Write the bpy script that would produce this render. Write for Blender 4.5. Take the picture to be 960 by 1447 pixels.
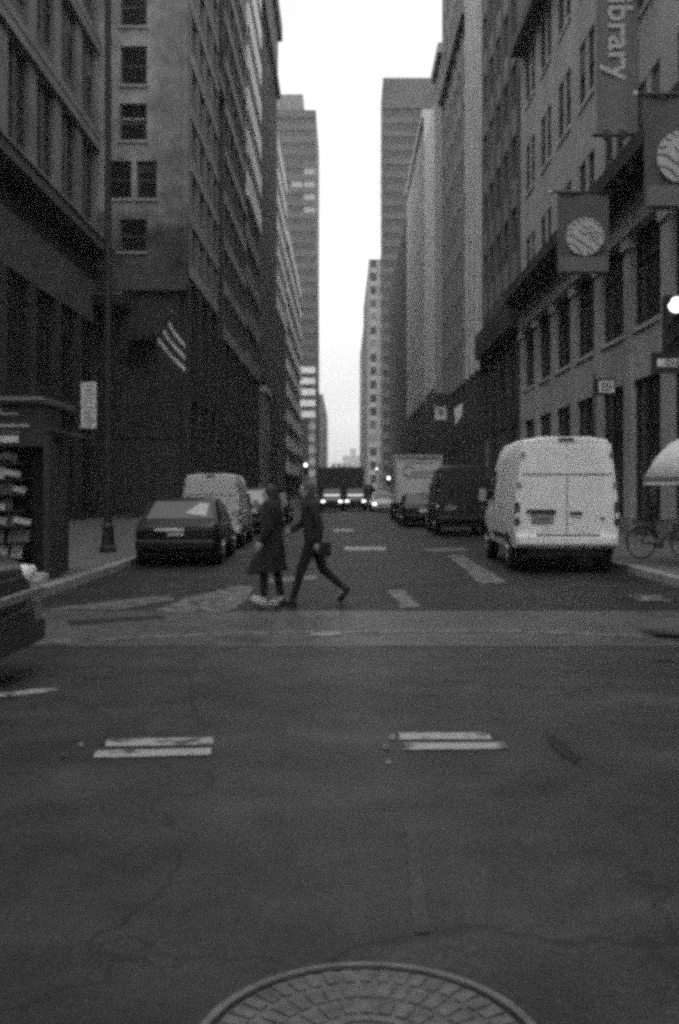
import bpy, bmesh, math, random
from mathutils import Vector, Matrix

# ------------------------------------------------------------------ scene, camera, light
for o in list(bpy.data.objects):
    bpy.data.objects.remove(o)
S = bpy.context.scene
C = S.collection
R = math.radians
random.seed(7)

CAM_H = 1.62
cam_d = bpy.data.cameras.new('camera')
cam = bpy.data.objects.new('camera', cam_d)
C.objects.link(cam)
cam.location = (0, 0, CAM_H)
cam.rotation_euler = (R(90), 0, 0)
cam_d.sensor_fit = 'VERTICAL'
cam_d.sensor_height = 36.0
cam_d.sensor_width = 24.0
cam_d.lens = 35.0
cam_d.shift_x = -5 / 1447
cam_d.shift_y = -31.5 / 1447
cam_d.clip_start = 0.1
cam_d.clip_end = 6000
S.camera = cam

SUN_EL, SUN_AZ = 58.0, 205.0          # high veiled sun behind the camera, a little to the left
world = bpy.data.worlds.new('World')
S.world = world
world.use_nodes = True
wn, wl = world.node_tree.nodes, world.node_tree.links
wn.clear()
sky = wn.new('ShaderNodeTexSky')
sky.sky_type = 'NISHITA'
sky.sun_disc = False
sky.sun_elevation = R(SUN_EL)
sky.sun_rotation = R(SUN_AZ)
sky.air_density = 1.0
sky.dust_density = 6.0
sky.ozone_density = 1.0
bw = wn.new('ShaderNodeRGBToBW')
tc = wn.new('ShaderNodeTexCoord')
mp = wn.new('ShaderNodeMapping')
mp.inputs['Scale'].default_value = (1.0, 1.0, 2.6)
cl = wn.new('ShaderNodeTexNoise')
cl.inputs['Scale'].default_value = 3.2
cl.inputs['Detail'].default_value = 5
cr = wn.new('ShaderNodeMapRange')
cr.inputs['From Min'].default_value = 0.3
cr.inputs['From Max'].default_value = 0.7
cr.inputs['To Min'].default_value = 4.35
cr.inputs['To Max'].default_value = 5.6
mul = wn.new('ShaderNodeMath')
mul.operation = 'MULTIPLY'
bg = wn.new('ShaderNodeBackground')
bg.inputs['Strength'].default_value = 0.13
wo = wn.new('ShaderNodeOutputWorld')
wl.new(sky.outputs[0], bw.inputs[0])
wl.new(tc.outputs['Generated'], mp.inputs[0])
wl.new(mp.outputs[0], cl.inputs['Vector'])
wl.new(cl.outputs[0], cr.inputs[0])
pw_ = wn.new('ShaderNodeMath')          # the cloud layer evens the sky out
pw_.operation = 'POWER'
pw_.inputs[1].default_value = 0.22
wl.new(bw.outputs[0], pw_.inputs[0])
wl.new(pw_.outputs[0], mul.inputs[0])
wl.new(cr.outputs[0], mul.inputs[1])
wl.new(mul.outputs[0], bg.inputs[0])
wl.new(bg.outputs[0], wo.inputs[0])

sd = bpy.data.lights.new('sun', 'SUN')
sd.energy = 0.5
sd.angle = R(35)
sun = bpy.data.objects.new('sun', sd)
C.objects.link(sun)
sun.location = (0, -20, 90)
az, el = R(SUN_AZ), R(SUN_EL)
sdir = Vector((math.sin(az) * math.cos(el), math.cos(az) * math.cos(el), math.sin(el)))
sun.rotation_euler = sdir.to_track_quat('Z', 'Y').to_euler()

S.view_settings.view_transform = 'Standard'
S.view_settings.look = 'None'
S.view_settings.gamma = 1
S.view_settings.exposure = 0.66
S.view_settings.use_curve_mapping = False
S.render.film_transparent = False
S.cycles.use_denoising = False          # leaves the fine grain of the picture
S.cycles.use_adaptive_sampling = True
S.cycles.adaptive_threshold = 0.085
S.cycles.adaptive_min_samples = 32
S.cycles.pixel_filter_type = 'BLACKMAN_HARRIS'
S.cycles.filter_width = 4.0
S.cycles.max_bounces = 6
S.cycles.diffuse_bounces = 3
S.cycles.glossy_bounces = 3
S.cycles.volume_bounces = 1

F = 35.0 / 36.0 * 1447                  # focal length in photo pixels, for surveying the ground


def gnd(x, y):                          # pixel of the photograph -> point of the street
    d = F * CAM_H / (y - 692)
    return ((x - 485) * d / F, d)


# ------------------------------------------------------------------ materials (a black and white world)
MATS = {}


def mat(name, base, rough=0.7, var=0.0, scale=3.0, bump=0.0, bscale=None, metal=0.0, spec=0.4, emit=0.0, stretch=(1, 1, 1), coat=0.0):
    m = bpy.data.materials.new(name)
    m.use_nodes = True
    nt = m.node_tree
    p = nt.nodes['Principled BSDF']
    p.inputs['Base Color'].default_value = (base, base, base, 1)
    p.inputs['Roughness'].default_value = rough
    p.inputs['Metallic'].default_value = metal
    p.inputs['Specular IOR Level'].default_value = spec
    p.inputs['Coat Weight'].default_value = coat
    p.inputs['Coat Roughness'].default_value = 0.08
    if emit:
        p.inputs['Emission Color'].default_value = (1, 1, 1, 1)
        p.inputs['Emission Strength'].default_value = emit
    if var or bump:
        g = nt.nodes.new('ShaderNodeNewGeometry')
        mpn = nt.nodes.new('ShaderNodeMapping')
        mpn.inputs['Scale'].default_value = stretch
        nt.links.new(g.outputs['Position'], mpn.inputs[0])
    if var:
        n1 = nt.nodes.new('ShaderNodeTexNoise')
        n1.inputs['Scale'].default_value = scale
        n1.inputs['Detail'].default_value = 6
        n1.inputs['Roughness'].default_value = 0.65
        nt.links.new(mpn.outputs[0], n1.inputs['Vector'])
        mr = nt.nodes.new('ShaderNodeMapRange')
        mr.inputs['From Min'].default_value = 0.3
        mr.inputs['From Max'].default_value = 0.7
        mr.inputs['To Min'].default_value = base * (1 - var)
        mr.inputs['To Max'].default_value = base * (1 + var)
        nt.links.new(n1.outputs[0], mr.inputs[0])
        nt.links.new(mr.outputs[0], p.inputs['Base Color'])
    if bump:
        n2 = nt.nodes.new('ShaderNodeTexNoise')
        n2.inputs['Scale'].default_value = bscale or scale * 8
        n2.inputs['Detail'].default_value = 4
        nt.links.new(mpn.outputs[0], n2.inputs['Vector'])
        b = nt.nodes.new('ShaderNodeBump')
        b.inputs['Strength'].default_value = bump
        b.inputs['Distance'].default_value = 0.02
        nt.links.new(n2.outputs[0], b.inputs['Height'])
        nt.links.new(b.outputs[0], p.inputs['Normal'])
    MATS[name] = m
    return m


def asphalt(name, base, big, stain, paint=None, wear=0.0, rough=0.46, spec=0.32):
    """Asphalt with patches, tar stains and aggregate; a road paint instead when paint is given (worn through to the asphalt)."""
    m = mat(name, base, rough, spec=spec)
    nt = m.node_tree
    p = nt.nodes['Principled BSDF']
    g = nt.nodes.new('ShaderNodeNewGeometry')

    def noise(scale, detail, st=(1, 1, 1)):
        mm = nt.nodes.new('ShaderNodeMapping')
        mm.inputs['Scale'].default_value = st
        nt.links.new(g.outputs['Position'], mm.inputs[0])
        n = nt.nodes.new('ShaderNodeTexNoise')
        n.inputs['Scale'].default_value = scale
        n.inputs['Detail'].default_value = detail
        nt.links.new(mm.outputs[0], n.inputs['Vector'])
        return n.outputs[0]

    def rng(src, a, b, c, d):
        r = nt.nodes.new('ShaderNodeMapRange')
        for k, v in zip(('From Min', 'From Max', 'To Min', 'To Max'), (a, b, c, d)):
            r.inputs[k].default_value = v
        nt.links.new(src, r.inputs[0])
        return r.outputs[0]

    def times(a, b):
        r = nt.nodes.new('ShaderNodeMath')
        r.operation = 'MULTIPLY'
        nt.links.new(a, r.inputs[0])
        nt.links.new(b, r.inputs[1])
        return r.outputs[0]
    patch = rng(noise(0.45, 3, (1, 1.6, 1)), 0.35, 0.65, 1 - big, 1 + big)
    mid = rng(noise(2.4, 5), 0.35, 0.7, 1 - stain, 1 + stain * 0.7)
    grit = times(rng(noise(95, 2), 0.3, 0.7, 0.5, 1.6), rng(noise(24, 3), 0.3, 0.7, 0.8, 1.22))
    tar = rng(noise(1.1, 8, (1, 0.35, 1)), 0.60, 0.72, 1.0, 0.62)
    # hairline cracks and tar seams
    wn_ = nt.nodes.new('ShaderNodeVectorMath')
    wn_.operation = 'MULTIPLY_ADD'
    nz = nt.nodes.new('ShaderNodeTexNoise')
    nz.inputs['Scale'].default_value = 1.6
    nz.inputs['Detail'].default_value = 6
    nt.links.new(g.outputs['Position'], nz.inputs['Vector'])
    nt.links.new(nz.outputs['Color'], wn_.inputs[0])
    wn_.inputs[1].default_value = (1.3, 1.3, 0)
    nt.links.new(g.outputs['Position'], wn_.inputs[2])
    vo = nt.nodes.new('ShaderNodeTexVoronoi')
    vo.feature = 'DISTANCE_TO_EDGE'
    vo.inputs['Scale'].default_value = 0.42
    nt.links.new(wn_.outputs[0], vo.inputs['Vector'])
    where = rng(noise(0.35, 2), 0.44, 0.60, 0.006, 0.024)
    cmp_ = nt.nodes.new('ShaderNodeMath')
    cmp_.operation = 'DIVIDE'
    nt.links.new(vo.outputs[0], cmp_.inputs[0])
    nt.links.new(where, cmp_.inputs[1])
    crack = rng(cmp_.outputs[0], 0.3, 1.0, 0.62, 1.0)
    v = times(times(times(patch, mid), times(grit, tar)), crack)
    k = nt.nodes.new('ShaderNodeMath')
    k.operation = 'MULTIPLY'
    k.inputs[1].default_value = base
    nt.links.new(v, k.inputs[0])
    col = k.outputs[0]
    if paint:
        w = rng(noise(4.5, 8), 0.54 - wear * .8, 0.66 - wear * .8, 0.0, 1.0)
        mx = nt.nodes.new('ShaderNodeMix')
        nt.links.new(w, mx.inputs['Factor'])
        mx.inputs[2].default_value = paint
        nt.links.new(col, mx.inputs[3])
        col = mx.outputs[0]
    nt.links.new(col, p.inputs['Base Color'])
    b = nt.nodes.new('ShaderNodeBump')
    b.inputs['Strength'].default_value = 0.35
    b.inputs['Distance'].default_value = 0.01
    nt.links.new(noise(70, 3), b.inputs['Height'])
    nt.links.new(b.outputs[0], p.inputs['Normal'])
    return m


AV = asphalt('avenue_asphalt', 0.036, 0.28, 0.30, rough=.5, spec=.27)
BAND = asphalt('pale_asphalt', 0.074, 0.14, 0.22)
ST = asphalt('street_asphalt', 0.022, 0.40, 0.35, rough=.55, spec=.2)
PAINT = asphalt('worn_paint', 0.06, 0.1, 0.1, 0.34, 0.04)
FAINT = asphalt('faded_paint', 0.045, 0.2, 0.2, 0.15, 0.10)
mat('concrete', 0.105, 0.85, 0.22, 1.2, 0.2, 30)
mat('kerb_stone', 0.24, 0.8, 0.25, 2.0, 0.2, 30)
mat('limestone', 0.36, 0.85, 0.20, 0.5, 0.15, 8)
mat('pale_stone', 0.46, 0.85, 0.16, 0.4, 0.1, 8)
mat('bright_stone', 0.80, 0.8, 0.10, 0.3, 0.1, 6)
mat('grey_stone', 0.20, 0.85, 0.25, 0.4, 0.15, 8)
mat('stained_stone', 0.34, 0.85, 0.38, 0.22, 0.15, 8)
mat('patched_stone', 0.25, 0.85, 0.55, 0.45, 0.2, 8)
mat('weathered_stone', 0.12, 0.85, 0.5, 0.5, 0.2, 8)
mat('stone_mid', 0.27, 0.85, 0.25, 0.4, 0.15, 8)
mat('dark_stone', 0.09, 0.85, 0.28, 0.4, 0.15, 8)
mat('tower_stone', 0.115, 0.8, 0.25, 0.15)
mat('tower_glass', 0.045, 0.3, spec=0.45)
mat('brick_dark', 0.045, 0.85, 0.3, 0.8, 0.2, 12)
mat('near_black', 0.026, 0.8, 0.3, 0.8)
mat('shopfront', 0.03, 0.5, 0.3, 2.0)
mat('glass', 0.018, 0.16, spec=0.5)
mat('far_glass', 0.05, 0.3, spec=0.45)
mat('window_frame', 0.09, 0.6)
mat('pale_frame', 0.22, 0.6)
mat('blind', 0.45, 0.7)
mat('dim_blind', 0.14, 0.5)
mat('pale_blind', 0.32, 0.5)
mat('bronze', 0.035, 0.45, spec=0.5)
mat('white_paint', 0.80, 0.36, 0.13, 1.3, coat=0.2, stretch=(1, 1, .5))
mat('pale_paint', 0.55, 0.38, 0.06, 1.5, coat=0.2)
mat('grey_paint', 0.20, 0.35, 0.08, 1.5, coat=0.3)
mat('black_paint', 0.010, 0.35, spec=0.25, coat=0.1)
mat('dark_paint', 0.012, 0.35, spec=0.4, coat=0.2)
mat('car_glass', 0.02, 0.06, spec=0.7)
mat('rubber', 0.02, 0.85, 0.3, 20)
mat('black_plastic', 0.025, 0.6, spec=0.4)
mat('chrome', 0.75, 0.15, metal=1.0)
mat('steel', 0.35, 0.4, metal=0.8)
mat('red_lens', 0.05, 0.15, spec=0.6)
mat('clear_lens', 0.75, 0.12, spec=0.6)
mat('plate', 0.62, 0.4, 0.1, 60)
mat('iron', 0.115, 0.55, 0.45, 14, 0.3, 90, metal=0.2)
mat('iron_worn', 0.135, 0.5, 0.4, 10, 0.3, 80, metal=0.2)
mat('post_paint', 0.03, 0.5)
mat('sign_white', 0.62, 0.5, 0.18, 9)
mat('sign_black', 0.02, 0.45)
mat('banner_cloth', 0.115, 0.9, 0.12, 3, 0.1, 200)
mat('banner_pale', 0.17, 0.9, 0.12, 3, 0.1, 200)
mat('print_pale', 0.50, 0.9, 0.10, 6)
mat('print_white', 0.62, 0.9)
mat('umbrella_cloth', 0.60, 0.85, 0.10, 4)
mat('umbrella_trim', 0.14, 0.85)
mat('cloth_dark', 0.016, 0.95, 0.3, 30)
mat('cloth_black', 0.022, 0.95, 0.3, 30)
mat('cloth_grey', 0.05, 0.95, 0.3, 30)
mat('skin', 0.36, 0.6, 0.05, 30)
mat('hair_dark', 0.02, 0.55)
mat('hair_mid', 0.07, 0.55)
mat('shoe_white', 0.60, 0.7, 0.1, 30)
mat('shoe_dark', 0.02, 0.5)
mat('paper_pale', 0.45, 0.7, 0.45, 9)
mat('paper_mid', 0.22, 0.7, 0.45, 9)
mat('paper_dark', 0.10, 0.7, 0.45, 9)
mat('lamp_on', 0.9, 0.4, emit=2.2)
mat('dim_glow', 0.9, 0.4, emit=1.0)
mat('flag_pale', 0.62, 0.9)
mat('flag_dark', 0.05, 0.9)
M = MATS


# ------------------------------------------------------------------ mesh helpers
class MB:
    def __init__(s):
        s.v, s.f, s.m = [], [], []

    def add(s, vs, fs, mi=0):
        n = len(s.v)
        s.v += [tuple(p) for p in vs]
        for f in fs:
            s.f.append([i + n for i in f])
            s.m.append(mi)
        return s

    def box(s, c, d, mi=0):
        x, y, z = c
        a, b, h = d[0] / 2, d[1] / 2, d[2] / 2
        vs = [(x - a, y - b, z - h), (x + a, y - b, z - h), (x + a, y + b, z - h), (x - a, y + b, z - h),
              (x - a, y - b, z + h), (x + a, y - b, z + h), (x + a, y + b, z + h), (x - a, y + b, z + h)]
        return s.add(vs, [(3, 2, 1, 0), (4, 5, 6, 7), (0, 1, 5, 4), (1, 2, 6, 5), (2, 3, 7, 6), (3, 0, 4, 7)], mi)

    def prism(s, poly, d, mi=0):
        """poly: 3D points of a flat outline; d: extrusion vector."""
        n = len(poly)
        d = Vector(d)
        vs = [Vector(p) for p in poly] + [Vector(p) + d for p in poly]
        fs = [tuple(range(n))[::-1], tuple(range(n, 2 * n))]
        for i in range(n):
            j = (i + 1) % n
            fs.append((i, j, n + j, n + i))
        return s.add(vs, fs, mi)

    def tube(s, pts, rads, n=8, mi=0, cap=True):
        pts = [Vector(p) for p in pts]
        if not isinstance(rads, (list, tuple)):
            rads = [rads] * len(pts)
        vs, fs = [], []
        up = None
        for i, p in enumerate(pts):
            t = (pts[min(i + 1, len(pts) - 1)] - pts[max(i - 1, 0)]).normalized()
            if up is None:
                up = Vector((0, 0, 1)) if abs(t.z) < 0.9 else Vector((1, 0, 0))
            a = t.cross(up).normalized()
            b = a.cross(t).normalized()
            up = b
            for k in range(n):
                q = 2 * math.pi * k / n
                vs.append(p + (a * math.cos(q) + b * math.sin(q)) * rads[i])
        for i in range(len(pts) - 1):
            for k in range(n):
                fs.append((i * n + k, i * n + (k + 1) % n, (i + 1) * n + (k + 1) % n, (i + 1) * n + k))
        if cap:
            fs.append(tuple(range(n))[::-1])
            fs.append(tuple(range((len(pts) - 1) * n, len(pts) * n)))
        return s.add(vs, fs, mi)

    def loft(s, rings, mi=0, cap=True):
        n = len(rings[0])
        vs = [p for r in rings for p in r]
        fs = []
        for i in range(len(rings) - 1):
            for k in range(n):
                fs.append((i * n + k, i * n + (k + 1) % n, (i + 1) * n + (k + 1) % n, (i + 1) * n + k))
        if cap:
            fs.append(tuple(range(n))[::-1])
            fs.append(tuple(range((len(rings) - 1) * n, len(rings) * n)))
        return s.add(vs, fs, mi)

    def ball(s, c, r, mi=0, nu=12, nv=8):
        if not isinstance(r, (list, tuple)):
            r = (r, r, r)
        vs, fs = [], []
        for j in range(1, nv):
            a = math.pi * j / nv
            for i in range(nu):
                b = 2 * math.pi * i / nu
                vs.append((c[0] + r[0] * math.sin(a) * math.cos(b), c[1] + r[1] * math.sin(a) * math.sin(b), c[2] + r[2] * math.cos(a)))
        t, bt = len(vs), len(vs) + 1
        vs += [(c[0], c[1], c[2] + r[2]), (c[0], c[1], c[2] - r[2])]
        for j in range(nv - 2):
            for i in range(nu):
                fs.append((j * nu + i, (j + 1) * nu + i, (j + 1) * nu + (i + 1) % nu, j * nu + (i + 1) % nu))
        for i in range(nu):
            fs.append((t, i, (i + 1) % nu))
            fs.append((bt, (nv - 2) * nu + (i + 1) % nu, (nv - 2) * nu + i))
        return s.add(vs, fs, mi)

    def cap(s, p0, r0, p1, r1):
        """a tapered limb with round ends"""
        p0, p1 = Vector(p0), Vector(p1)
        s.tube([p0, p1], [r0, r1], 12)
        s.ball(p0, r0)
        s.ball(p1, r1)
        return s

    def mesh(s, name, mats, smooth=False, angle=None):
        me = bpy.data.meshes.new(name)
        me.from_pydata(s.v, [], s.f)
        for m in mats:
            me.materials.append(M[m] if isinstance(m, str) else m)
        me.polygons.foreach_set('material_index', s.m)
        me.update()
        bm = bmesh.new()
        bm.from_mesh(me)
        bmesh.ops.recalc_face_normals(bm, faces=bm.faces)
        bm.to_mesh(me)
        bm.free()
        if smooth:
            me.polygons.foreach_set('use_smooth', [True] * len(me.polygons))
            if angle:
                me.set_sharp_from_angle(angle=R(angle))
        return me

    def build(s, name, mats, parent=None, loc=(0, 0, 0), smooth=False, angle=None, rot=None):
        if not isinstance(mats, (list, tuple)):
            mats = [mats]
        return link(name, s.mesh(name, mats, smooth, angle), parent, loc, rot)


def link(name, me, parent=None, loc=(0, 0, 0), rot=None):
    o = bpy.data.objects.new(name, me)
    C.objects.link(o)
    o.location = loc
    if rot:
        o.rotation_euler = rot
    if parent:
        o.parent = parent
    return o


def thing(name, label, cat, loc=(0, 0, 0), rz=0.0, group=None):
    o = bpy.data.objects.new(name, None)
    o.empty_display_size = 0.2
    C.objects.link(o)
    o.location = loc
    o.rotation_euler = (0, 0, rz)
    tag(o, label, cat, group)
    return o


def tag(o, label, cat, group=None):
    o['label'] = label
    o['category'] = cat
    if group:
        o['group'] = group
    return o


def structure(o):
    o['kind'] = 'structure'
    return o


def copy_tree(o, parent=None):
    c = o.copy()
    C.objects.link(c)
    if parent:
        c.parent = parent
    for ch in list(o.children):
        copy_tree(ch, c)
    return c


def bevel(o, w, seg=2):
    b = o.modifiers.new('bevel', 'BEVEL')
    b.width = w
    b.segments = seg
    b.limit_method = 'ANGLE'
    return o


CACHE = {}


def part_box(name, root, c, d, m, bev=0.0):
    k = (round(d[0], 3), round(d[1], 3), round(d[2], 3), m)
    if k not in CACHE:
        CACHE[k] = MB().box((0, 0, 0), d).mesh(name, [m])
    o = link(name, CACHE[k], root, Vector(c) - root.location)
    return o


# ------------------------------------------------------------------ the ground
def sheet(name, pts, z, m, parent=None):
    mb = MB()
    mb.add([(p[0], p[1], z) for p in pts], [tuple(range(len(pts)))])
    o = mb.build(name, m, parent)
    if o.data.polygons[0].normal.z < 0:
        o.data.flip_normals()
    return o


KL, KR = -4.47, 5.55                     # kerb lines of the side street
structure(sheet('ground', [(-3000, -3000), (3000, -3000), (3000, 3000), (-3000, 3000)], -0.012, 'near_black'))
structure(sheet('avenue', [(-120, -40), (120, -40), (120, 12.6), (-120, 12.6)], 0.0, AV))
structure(sheet('street', [(KL, 12.6), (KR, 12.6), (KR, 830), (KL, 830)], 0.0, ST))
structure(sheet('avenue_gutter', [(-40, 12.6), (KL, 12.6), (KL, 14.0), (-40, 14.0)], 0.0, ST))
structure(sheet('avenue_gutter', [(KR, 12.6), (40, 12.6), (40, 14.0), (KR, 14.0)], 0.0, ST))
structure(sheet('crossing_strip', [(-30, 10.35), (30, 10.2), (30, 13.2), (-30, 13.35)], 0.004, BAND))

marks = []


def mark(name, px, m, z=0.008):
    pts = [Vector(gnd(*p)) for p in px]
    out = []
    per = sum((pts[i] - pts[(i + 1) % len(pts)]).length for i in range(len(pts)))
    for i, a in enumerate(pts):
        b_ = pts[(i + 1) % len(pts)]
        L_ = (b_ - a).length
        k = max(1, min(30, int(L_ / max(.06, per / 90))))
        nn = Vector((-(b_ - a).y, (b_ - a).x)) / max(L_, 1e-6)
        amp = .030 if m is FAINT else .007
        for q in range(k):
            out.append(a + (b_ - a) * q / k + nn * random.uniform(-amp, amp) * (1 if L_ > .1 else 0))
    o = sheet(name, out, z, m)
    structure(o)
    return o


# broken double line of the avenue
mark('lane_dash', [(152, 1046), (301, 1043), (301, 1053.5), (148, 1056.5)], PAINT)
mark('lane_dash', [(137, 1062), (299, 1058.5), (298, 1068), (132, 1072.5)], PAINT)
mark('lane_dash', [(563, 1037), (690, 1036.5), (695, 1046), (566, 1046.5)], PAINT)
mark('lane_dash', [(570, 1051), (713, 1050.5), (719, 1060), (572, 1061)], PAINT)
for cx, cy, r in ((115, 1054, 5), (90, 1069, 5), (555, 1043, 6), (545, 1056, 7), (549, 1078, 5)):
    mark('paint_fleck', [(cx + r * math.cos(a) * random.uniform(.7, 1.1), cy + r * .75 * math.sin(a)) for a in [k * math.pi / 4 for k in range(8)]], FAINT)
# worn crosswalk bars and stop lines of the side street
mark('crosswalk_bar', [(60, 863), (150, 851), (236, 842), (250, 848), (170, 862)], FAINT)
mark('crosswalk_bar', [(212, 866), (262, 846), (335, 828), (360, 830), (348, 850), (322, 866)], FAINT)
mark('crosswalk_bar', [(548, 835), (571, 834), (596, 859), (568, 860)], FAINT)
mark('crosswalk_bar', [(632, 785), (655, 785), (716, 823), (680, 826)], FAINT)
mark('crosswalk_bar', [(886, 842), (930, 842), (955, 850), (905, 850)], FAINT)
mark('stop_line', [(380, 818), (448, 813), (448, 819), (378, 825)], FAINT)
mark('stop_line', [(487, 773), (545, 773), (545, 778), (487, 778)], PAINT)
mark('stop_line', [(600, 775), (655, 774), (662, 779), (604, 780)], FAINT)
mark('lane_dash', [(472, 748), (500, 748), (500, 751), (472, 751)], PAINT)
mark('road_seam', [(40, 906), (360, 893), (700, 890), (965, 899), (965, 903), (700, 893.5), (360, 896.5), (40, 911)], FAINT)
mark('road_seam', [(438, 897), (480, 895), (482, 899), (440, 901)], PAINT, 0.012)
mark('lane_dash', [(-40, 984), (60, 974), (84, 975), (60, 980), (-40, 992)], PAINT)

# repair patch outline, tar drips and cracks of the avenue
TAR = asphalt('tar', 0.021, 0.3, 0.3, rough=.55, spec=.22)
SEAM = asphalt('pale_seam', 0.056, 0.2, 0.3, rough=.6, spec=.25)
mark('road_seam', [(572, 1168), (590, 1168), (608, 1320), (586, 1320)], SEAM, 0.004)
mark('tar_stain', [(768, 1034), (784, 1040), (806, 1058), (822, 1072), (812, 1080), (795, 1068), (776, 1050)], TAR)
mark('tar_stain', [(900, 890), (965, 896), (965, 906), (930, 902)], TAR)
mark('tar_stain', [(920, 931), (950, 931), (952, 936), (922, 936)], TAR)
mark('tar_stain', [(95, 877), (230, 870), (235, 875), (100, 884)], TAR)

# pavements of slabs behind kerb stones
KS = {}


def pavement(name, x0, x1, sgn):
    root = bpy.data.objects.new(name, None)
    C.objects.link(root)
    root['kind'] = 'structure'
    root.location = ((x0 + x1) / 2, 14, 0)
    xs = (x0 + x1) / 2
    # bed
    part_box('bed', root, (xs, 14.08 + 400, 0.05), (abs(x1 - x0) - 0.1, 800, 0.12), 'near_black')
    w = 1.42
    xk = x0 + sgn * 0.17
    nx = int(abs(x1 - xk) / w)
    ny = 34
    meshes = [bevel_mesh((w - 0.025, w - 0.025, 0.06), 0.008, 'concrete') for _ in range(1)]
    for j in range(ny):
        for i in range(nx):
            o = link('paving_slab', meshes[0], root)
            o.location = Vector((xk + sgn * (i + .5) * w, 14.2 + (j + .5) * w, 0.125 + random.uniform(-.004, .004))) - root.location
            o.rotation_euler = (R(random.uniform(-.25, .25)), R(random.uniform(-.25, .25)), 0)
    far0 = 14.2 + ny * w + .01
    part_box('far_paving', root, (xk + sgn * nx * w / 2, far0 + 375, 0.125), (nx * w, 750, 0.06), 'concrete')
    if nx * w < abs(x1 - xk):
        part_box('edge_paving', root, ((xk + sgn * nx * w + x1) / 2 + sgn * .012, 14.2 + 400, 0.118), (abs(x1 - xk) - nx * w - .02, 800, 0.06), 'concrete')
    kl = 1.8
    km = bevel_mesh((0.16, kl - 0.02, 0.2), 0.025, 'kerb_stone')
    for j in range(26):
        o = link('kerb_stone', km, root)
        o.location = Vector((x0 + sgn * .085, 14.6 + (j + .5) * kl, 0.06 + random.uniform(-.004, .004))) - root.location
    part_box('far_kerb', root, (x0 + sgn * .085, 14.6 + 26 * kl + 350, 0.06), (0.16, 700, 0.2), 'kerb_stone')
    # rounded corner stones and the kerb along the avenue
    for k in range(10):
        o = link('kerb_stone', km, root)
        o.location = Vector((x0 + sgn * (.6 + (k + .5) * kl), 14.05, 0.06)) - root.location
        o.rotation_euler = (0, 0, R(90))
    o = link('kerb_stone', bevel_mesh((0.16, .75, 0.2), 0.025, 'kerb_stone'), root)
    o.location = Vector((x0 + sgn * .33, 14.3, 0.06)) - root.location
    o.rotation_euler = (0, 0, R(45 * sgn))
    return root


def bevel_mesh(d, w, m):
    k = ('bev', d, m)
    if k not in KS:
        bm = bmesh.new()
        bmesh.ops.create_cube(bm, size=1)
        bmesh.ops.scale(bm, vec=d, verts=bm.verts)
        bmesh.ops.bevel(bm, geom=bm.edges[:], offset=w, segments=1, affect='EDGES')
        me = bpy.data.meshes.new('slab')
        bm.to_mesh(me)
        bm.free()
        me.materials.append(M[m])
        KS[k] = me
    return KS[k]


pavement('pavement', KR, 9.7, 1)
pavement('pavement', KL, -13.2, -1)

# ------------------------------------------------------------------ manhole in the foreground
mh = thing('manhole_cover', 'round cast iron manhole cover with raised ribs and a pale rim in the foreground asphalt', 'manhole cover', (0.075, 2.87, 0))
rm = MB()
n = 96


def ring(mb, r0, r1, z0, z1, mi=0, n=96):
    vs, fs = [], []
    for k in range(n):
        a = 2 * math.pi * k / n
        c, s_ = math.cos(a), math.sin(a)
        vs += [(r0 * c, r0 * s_, z0), (r0 * c, r0 * s_, z1), (r1 * c, r1 * s_, z1), (r1 * c, r1 * s_, z0)]
    for k in range(n):
        a, b = 4 * k, 4 * ((k + 1) % n)
        for i in range(4):
            j = (i + 1) % 4
            fs.append((a + i, b + i, b + j, a + j))
    return mb.add(vs, fs, mi)


ring(rm, 0.494, 0.520, 0.002, 0.014)
rm.build('rim', 'iron_worn', mh)
cb = MB()
cb.tube([(0, 0, 0.001), (0, 0, 0.006)], 0.474, 96)
cb.build('plate', 'iron', mh)
hb = MB()
ring(hb, 0.15, 0.175, 0.006, 0.012, n=48)
hb.build('inner_ring', 'iron_worn', mh)
for r0, r1, cnt, wd in ((0.385, 0.474, 46, .034), (0.285, 0.377, 36, .036), (0.19, 0.278, 24, .036)):
    rb = MB().box((0, (r0 + r1) / 2, 0.0085), (wd, r1 - r0 - .012, 0.007)).mesh('rib', ['iron'])
    for k in range(cnt):
        link('rib', rb, mh, rot=(0, 0, 2 * math.pi * (k + random.uniform(-.05, .05)) / cnt))
for k in range(6):
    link('rib', MB().box((0, 0.07, 0.009), (.03, .10, 0.006)).mesh('rib', ['iron_worn']), mh, rot=(0, 0, math.pi * k / 3))


# ------------------------------------------------------------------ buildings
class Face:
    """a facade plane: u runs along it, v up, w out of it"""

    def __init__(s, kind, p):
        s.k, s.p = kind, p

    def box(s, u0, u1, v0, v1, w0, w1):
        cu, cv, cw = (u0 + u1) / 2, (v0 + v1) / 2, (w0 + w1) / 2
        du, dv, dw = abs(u1 - u0), abs(v1 - v0), abs(w1 - w0)
        if s.k == 'R':
            return (s.p - cw, cu, cv), (dw, du, dv)
        if s.k == 'L':
            return (s.p + cw, cu, cv), (dw, du, dv)
        return (cu, s.p - cw, cv), (du, dw, dv)

    def put(s, name, root, m, *a):
        c, d = s.box(*a)
        return part_box(name, root, c, d, m)

    def rz(s):
        return {'R': R(-90), 'L': R(90), 'F': 0}[s.k]


WIN = {}


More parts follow.
